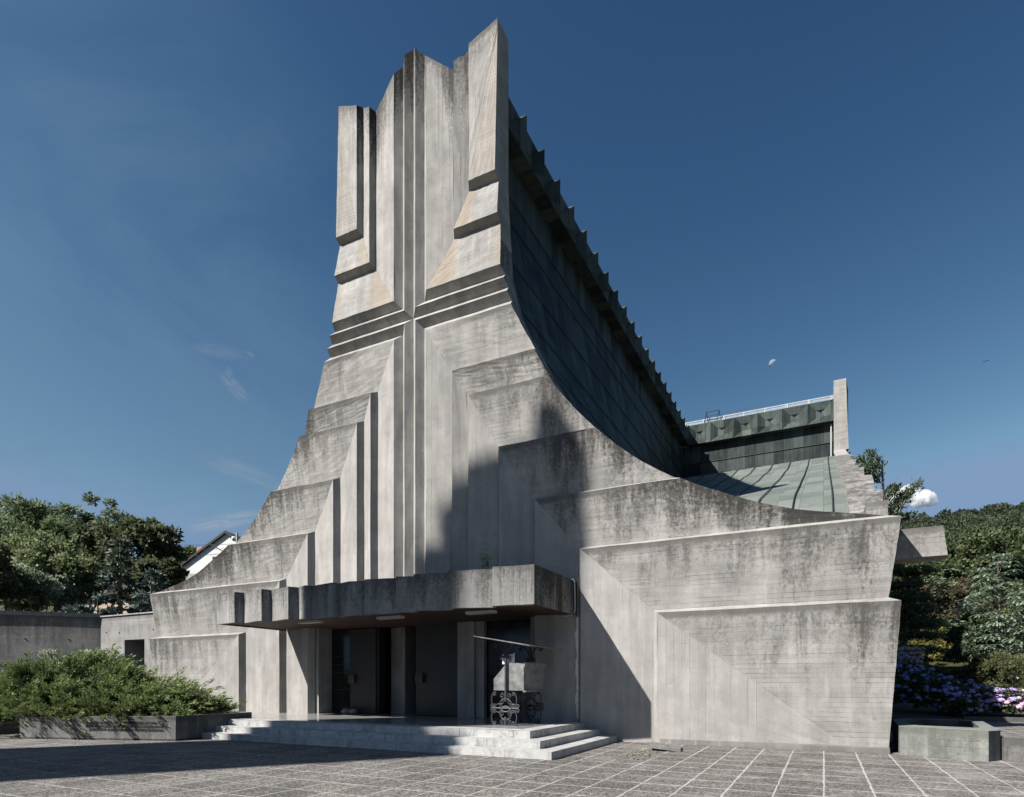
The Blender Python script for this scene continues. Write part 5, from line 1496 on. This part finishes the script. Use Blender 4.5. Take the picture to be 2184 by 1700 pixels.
o = quads('hillside_wood', P, t, s, np.clip(dist*.0038,.2,.9)*rs.uniform(.6,1.4,n), np.clip(dist*.0025,.13,.6)*rs.uniform(.6,1.3,n), FO['hill'], Tn, None, .1)
tag(o, kind='stuff')
# pine behind the end of the roof arm
p = put(1884, 62); root = empty('pine', p, 'dark pine whose ragged branches stick out behind the roof end wall', 'pine')
mb = MB(); hP = CAM_H+(V0-985)*62/FPX - p.z
mb.tube([(0,0,0),(.2,0,hP*.5),(-.1,.1,hP)], [.4,.28,.06], 8)
B = []; D = []; T_ = []
rsP = np.random.default_rng(5)
def bough(z, e, n=420, wd=.42):
    e = Vector(e); b0 = Vector((0,0,z)); mid = b0 + e*.55 + Vector((0,0,-.12*e.length))
    mb.tube([b0, mid, b0+e], [.10,.06,.015], 5)
    tt = rsP.uniform(.25,1.0,n); q = np.outer(1-tt, np.array(b0))*(1-tt)[:,None]**0 + 0
    q = np.array([ (b0*(1-x)**2 + mid*2*x*(1-x) + (b0+e)*x*x) for x in tt])
    q += rsP.normal(size=(n,3))*np.array([wd,wd,wd*.55])*(.5+.5*(1-tt))[:,None]
    B.append(q); D.append(unit(rsP.normal(size=(n,3))*.6 + np.array(e.normalized())*.7 + np.array([0,0,.4]))); T_.append(rsP.uniform(0,1,n))
R_ = Vector((CT,ST,0)); U_ = Vector((0,0,1))
px = 62/FPX
for vz, du, dv in ((1008,-45,34),(1003,-28,40),(1015,-52,16),(1030,-40,26),(1085,70,52),(1095,48,44),(1100,30,20),(1110,60,10),(1120,20,22),(1105,-10,25),(1135,45,-5),(1150,70,0),(1070,16,28)):
    bough((V0-vz)*px + CAM_H - p.z, tuple(R_*du*px + U_*dv*px + Vector((CT*0-ST,CT,0))*rsP.uniform(-1,1)), 360, .42 if vz < 1060 else .5)
mb.build('trunk', M['bark'], root)
B = np.concatenate(B); D = np.concatenate(D); n = len(B); s = unit(np.cross(D, rsP.normal(size=(n,3))))
quads('crown', B, D, s, .42*rsP.uniform(.6,1.3,n), .13*rsP.uniform(.7,1.3,n), FO['pine'], np.concatenate(T_), root, .05)

# layered conifer right beside the wall
def layered(u, d, vtop, rpx, label, seed, nl=7):
    p = put(u, d); rs = np.random.default_rng(seed); root = empty('layered_conifer', p, label, 'conifer')
    top = CAM_H+(V0-vtop)*d/FPX - p.z; px = d/FPX; mb = MB(); mb.tube([(0,0,0),(.1,0,top*.6),(0,0,top)],[.12,.09,.02],7)
    B=[];D=[];T_=[]
    for i in range(nl):
        z = top*(.30+.70*i/(nl-1)); 
        for b in range(6):
            a = rs.uniform(0,6.28); L = rpx*px*rs.uniform(.7,1.2)*(1.1-.4*i/nl); dr = Vector((math.cos(a),math.sin(a),-.05)); e = dr*L
            mb.tube([(0,0,z),tuple(Vector((0,0,z))+e*.6+Vector((0,0,.08))),tuple(Vector((0,0,z))+e)],[.04,.025,.008],4)
            n = 420; tt = rs.uniform(.25,1.05,n); q = np.outer(tt,np.array(e)); q[:,2] += z + .12*np.sin(tt*3) + rs.normal(size=n)*.09
            q[:,:2] += rs.normal(size=(n,2))*.30*L*.6
            B.append(q); D.append(unit(rs.normal(size=(n,3))*np.array([.6,.6,.3])+np.array(dr)*.7+np.array([0,0,.2]))); T_.append(rs.uniform(0,.5,n)+rs.uniform(0,.5))
    mb.build('trunk', M['bark'], root); B=np.concatenate(B);D=np.concatenate(D);n=len(B);s=unit(np.cross(D,rs.normal(size=(n,3))*.6+np.array([0,0,1.])))
    quads('crown',B,D,s,.24*rs.uniform(.6,1.3,n),.085*rs.uniform(.7,1.3,n),FO['layer'],np.concatenate(T_),root,.05)
layered(1928, 36, 1192, 70, 'conifer with flat layered boughs just right of the church wall', 71, 9)
# broadleaf trees and shrubs of the slope, beyond the shaded garden
tree_at(2065,66,1118,78, FO['wood'], 'dark tree with a visible stem below the skyline of the hill', seed=81, leaf=(.42,.26), nclump=80, per=120, rz=1.3, hollow=.35)
tree_at(2165,68,1128,75, FO['wood'], 'fresh green tree high on the slope at the right edge', seed=82, leaf=(.45,.28), nclump=80, per=120)
tree_at(1985,60,1190,62, FO['wood'], 'bushy green tree under the projecting concrete block', seed=83, leaf=(.40,.24), nclump=90, per=120)
tree_at(2030,57,1235,66, FO['brown'], 'brownish half-dry tree in the middle of the slope', seed=84, leaf=(.32,.17), nclump=90, per=120, hollow=.3)
tree_at(2095,56,1255,66, FO['wood'], 'dark green tree behind the golden one', seed=85, leaf=(.36,.22), nclump=90, per=120, rz=1.1)
tree_at(1922,50,1285,46, FO['pine'], 'very dark conifer-like tree under the layered boughs beside the wall', seed=86, leaf=(.30,.16), nclump=70, per=120)
tree_at(2215,52,1225,90, FO['wood'], 'dense tree cut by the right edge behind the pale-leaved tree', seed=87, leaf=(.36,.22), nclump=100, per=120, rz=1.2)
tree_at(2022,57.5,1322,54, FO['yellow'], 'loose golden-green bush above the blue hydrangeas', 'shrub', 'shrub', seed=88, leaf=(.30,.15), nclump=85, per=90, hollow=.3, rz=1.2)
tree_at(1985,57,1360,54, FO['yellow'], 'bright yellow bush low beside the blue hydrangeas', 'shrub', 'shrub', seed=89, leaf=(.26,.13), nclump=75, per=95, hollow=.4, rz=.9)
tree_at(2160,36,1392,62, FO['olive'], 'olive green needle-leaved bush behind the pink hydrangeas', 'shrub', 'shrub', seed=90, leaf=(.24,.05), nclump=90, per=130, rz=.9)
tree_at(2115,52,1325,48, FO['olive'], 'dull olive bush standing left below the pale-leaved tree', 'shrub', 'shrub', seed=91, leaf=(.28,.14), nclump=80, per=110, rz=1.1)
tree_at(2068,47,1335,44, FO['pine'], 'dark bush in the tower-shaped shadow behind the hydrangeas', 'shrub', 'shrub', seed=92, leaf=(.26,.13), nclump=80, per=110, rz=1.2)
tree_at(2000,40,1428,52, FO['wood'], 'low dark hedge in the shade directly behind the blue hydrangeas', 'hedge', 'hedge', seed=94, leaf=(.2,.12), nclump=80, per=110, rz=.8, ry=.7)
tree_at(2085,38,1425,52, FO['wood'], 'low dark hedge in the shade behind the violet hydrangeas', 'hedge', 'hedge', seed=95, leaf=(.2,.12), nclump=80, per=110, rz=.8, ry=.7)
# pale tree with long compound leaves
def sumac(u, d, vtop, rpx, hpx, label, seed, nros=150):
    p = put(u, d); rs = np.random.default_rng(seed); root = empty('ailanthus_tree', p, label, 'tree'); px = d/FPX; mb = MB()
    top = CAM_H+(V0-vtop)*d/FPX - p.z; hh = hpx*px; rr = rpx*px
    mb.tube([(0,0,-.3),(.15,0,top*.5),(0,0,top*.93)],[.14,.10,.03],7)
    B=[];D=[];S=[];T_=[];L_=[]
    for i in range(nros):
        t = rs.uniform(0,1)**.75; z = top - .1 - t*hh; prof_ = .22+.78*min(1.0, t*2.2)*(1.08-.35*t)
        lob = 1 + .25*math.sin(t*17+seed)
        a = rs.uniform(0,6.28); q = rs.uniform(.45,1.0)**.6; L = rr*prof_*q*lob
        tip = Vector((math.cos(a)*L, math.sin(a)*L, z))
        if i % 3 == 0: mb.tube([(0,0,max(.3,z-.9)), tuple((Vector((0,0,z-.8))+tip)/2+Vector((0,0,-.1))), tuple(tip)],[.04,.028,.01],4)
        tint = rs.uniform(0,.7); nf = rs.integers(5,9); ph_ = rs.uniform(0,6.28)
        for f in range(nf):
            b = ph_ + 6.28*f/nf + rs.uniform(-.3,.3); fl = rs.uniform(.50,.85)
            o_ = Vector((math.cos(b),math.sin(b),0)); pts = [tip + o_*fl*x + Vector((0,0,.28*fl*x - .62*fl*x*x)) for x in (.15,.42,.7)]
            for k, c in enumerate(pts):
                nx_ = tip + o_*fl*(.15+.28*(k+1)) + Vector((0,0,.28*fl*(.15+.28*(k+1)) - .62*fl*(.15+.28*(k+1))**2))
                ax = (nx_-c).normalized(); sd = ax.cross(Vector((0,0,1))).normalized()
                B.append(tuple(c)); D.append(tuple(ax)); S.append(tuple(sd)); T_.append(min(1,tint+rs.uniform(0,.35))); L_.append(fl*.40)
    mb.build('trunk', M['bark'], root)
    B,D,S=map(np.array,(B,D,S)); quads('crown',B,D,S,np.array(L_),.17,FO['sumac'],T_,root,.06)
sumac(2128, 46, 1178, 66, 235, 'pale tree with drooping compound leaves, the tallest on the right slope', 101, 210)
sumac(2192, 44, 1290, 62, 190, 'pale compound-leaved tree at the right edge below the tall one', 102, 150)
sumac(2078, 48, 1285, 42, 110, 'lower compound-leaved tree left of the tall pale one', 103, 70)
# rough stone wall in the shade
def stone_wall():
    rs = np.random.default_rng(3); mb = MB(); a, b = at(1880,30), at(1968,29); 
    for i in range(24):
        for j in range(12):
            t = (i+rs.uniform(-.3,.3)+.5*(j%2))/24; c = Vector((a.x,a.y,0)).lerp(Vector((b.x,b.y,0)), t); z = .4 + j*.21 + rs.uniform(-.04,.04)
            s = Vector((.11*rs.uniform(.7,1.3),.2*rs.uniform(.6,1.2),.11*rs.uniform(.75,1.15)))
            m = Matrix.Translation((c.x,c.y,z+.5)) @ Matrix.Rotation(rs.uniform(-.2,.2),4,'Y') @ Matrix.Rotation(TH+rs.uniform(-.2,.2),4,'Z')
            pts = []
            bm = bmesh.new(); bmesh.ops.create_icosphere(bm, subdivisions=1, radius=1, matrix=m @ Matrix.Diagonal((s.x,s.y,s.z,1)))
            for f in bm.faces: mb.face([tuple(v.co) for v in f.verts], 0, [(0,0)]*3)
            bm.free()
    tag(mb.build('stone_wall', M['stone']), 'rough fieldstone wall in shadow between the church wall and the yellow shrub', 'wall')
stone_wall()

# ---- hydrangeas
heads = {}
def head_mesh(kind):
    rs = np.random.default_rng(len(kind)); n = 95
    d = unit(rs.normal(size=(n,3))); d[:,2] = np.abs(d[:,2])*1.0 - .3; d = unit(d)
    q = d*np.array([.085,.085,.065])*(.85+.15*rs.uniform(0,1,(n,1)))
    t = unit(np.cross(d, rs.normal(size=(n,3)))); s = np.cross(d, t)
    return quads('flower_head', q - t*.02, t, s, .042, .04, FO[kind], rs.uniform(0,1,n), None, -.1, link=False)
for k in ('blue','violet','pink'): heads[k] = head_mesh(k)
hyd = [(1918,22.6,1402,40,'blue','blue hydrangea bush nearest the church wall, in shade','blue'),
       (1965,21.2,1428,38,'blue','blue hydrangea bush second from the church wall, in shade','blue'),
       (2010,20.2,1446,34,'blue','blue hydrangea bush with a few violet heads, at the edge of the shade','bv'),
       (2058,20.6,1452,34,'violet','violet hydrangea bush between the blue and the pink ones','vb'),
       (2098,19.6,1466,32,'violet','mauve hydrangea bush half lit by the sun','vp'),
       (2142,19.2,1470,34,'pink','pink hydrangea bush fully in the sun near the right edge','pv'),
       (2188,19.0,1476,34,'pink','pale pink hydrangea bush cut by the right edge','pp'),
       (2050,19.3,1492,24,'violet','low violet hydrangea bush with few heads in front of the shaded ones','vp')]
for i, (u, d, vt, rp, kind, lab, mixk) in enumerate(hyd):
    rs = np.random.default_rng(200+i); p = at(u, d); zb = .5; px = d/FPX
    top = CAM_H+(V0-vt)*d/FPX; h = max(.55, top-zb); r = rp*px*1.15
    root = empty('hydrangea', (p.x,p.y,zb), lab, 'hydrangea', 'hydrangea bushes in the bed on the right')
    n = 1500; a = rs.uniform(0,6.28,n); q = np.sqrt(rs.uniform(0,1,n)); zz = h*np.sqrt(np.clip(1-(q*.92)**2.4,0.02,1))*rs.uniform(.25,.98,n)**.6
    B = np.stack([q*np.cos(a)*r*1.25, q*np.sin(a)*r, zz], 1); t = rs.normal(size=(n,3))*.6 + unit(np.stack([np.cos(a),np.sin(a),np.full(n,.2)],1)); t = unit(t); s = unit(np.cross(t, rs.normal(size=(n,3))*.5+np.array([0,0,1.])*0 + np.array([.3,.3,.2])))
    quads('foliage', B, t, s, .15*rs.uniform(.6,1.2,n), .095*rs.uniform(.7,1.2,n), FO['hyd'], rs.uniform(0,1,n), root, .1)
    nh = 62 if i < 7 else 22
    for k in range(nh):
        a = rs.uniform(0,6.28); q = math.sqrt(rs.uniform(0,1)); z = h*math.sqrt(max(.05,1-(q*.9)**2.4))*rs.uniform(.86,1.04)
        if rs.uniform() < .35: q = rs.uniform(.85,1.02); a = rs.uniform(math.pi*1.0, math.pi*2.0)+TH*0; z = h*rs.uniform(.25,.75)
        ck = {'b':'blue','v':'violet','p':'pink'}[mixk[0] if mixk in ('pp',) else (mixk[0] if rs.uniform() < .68 else mixk[1])] if mixk != 'blue' else ('blue' if rs.uniform() < .85 else 'violet')
        o = bpy.data.objects.new('flower_head', heads[ck]); COL.objects.link(o); o.parent = root
        o.location = (q*math.cos(a)*r*1.25, q*math.sin(a)*r, z); sc = rs.uniform(.85,1.4); o.scale = (sc,sc,sc*rs.uniform(.85,1.1)); o.rotation_euler = (rs.uniform(-.4,.4),rs.uniform(-.4,.4),rs.uniform(0,6))
mb = MB(); mb.face([(2.0,22.5,.50),(14,22.5,.50),(14,30,.75),(2.0,30,.75)]); tag(mb.build('flower_bed', M['soil']), kind='structure')
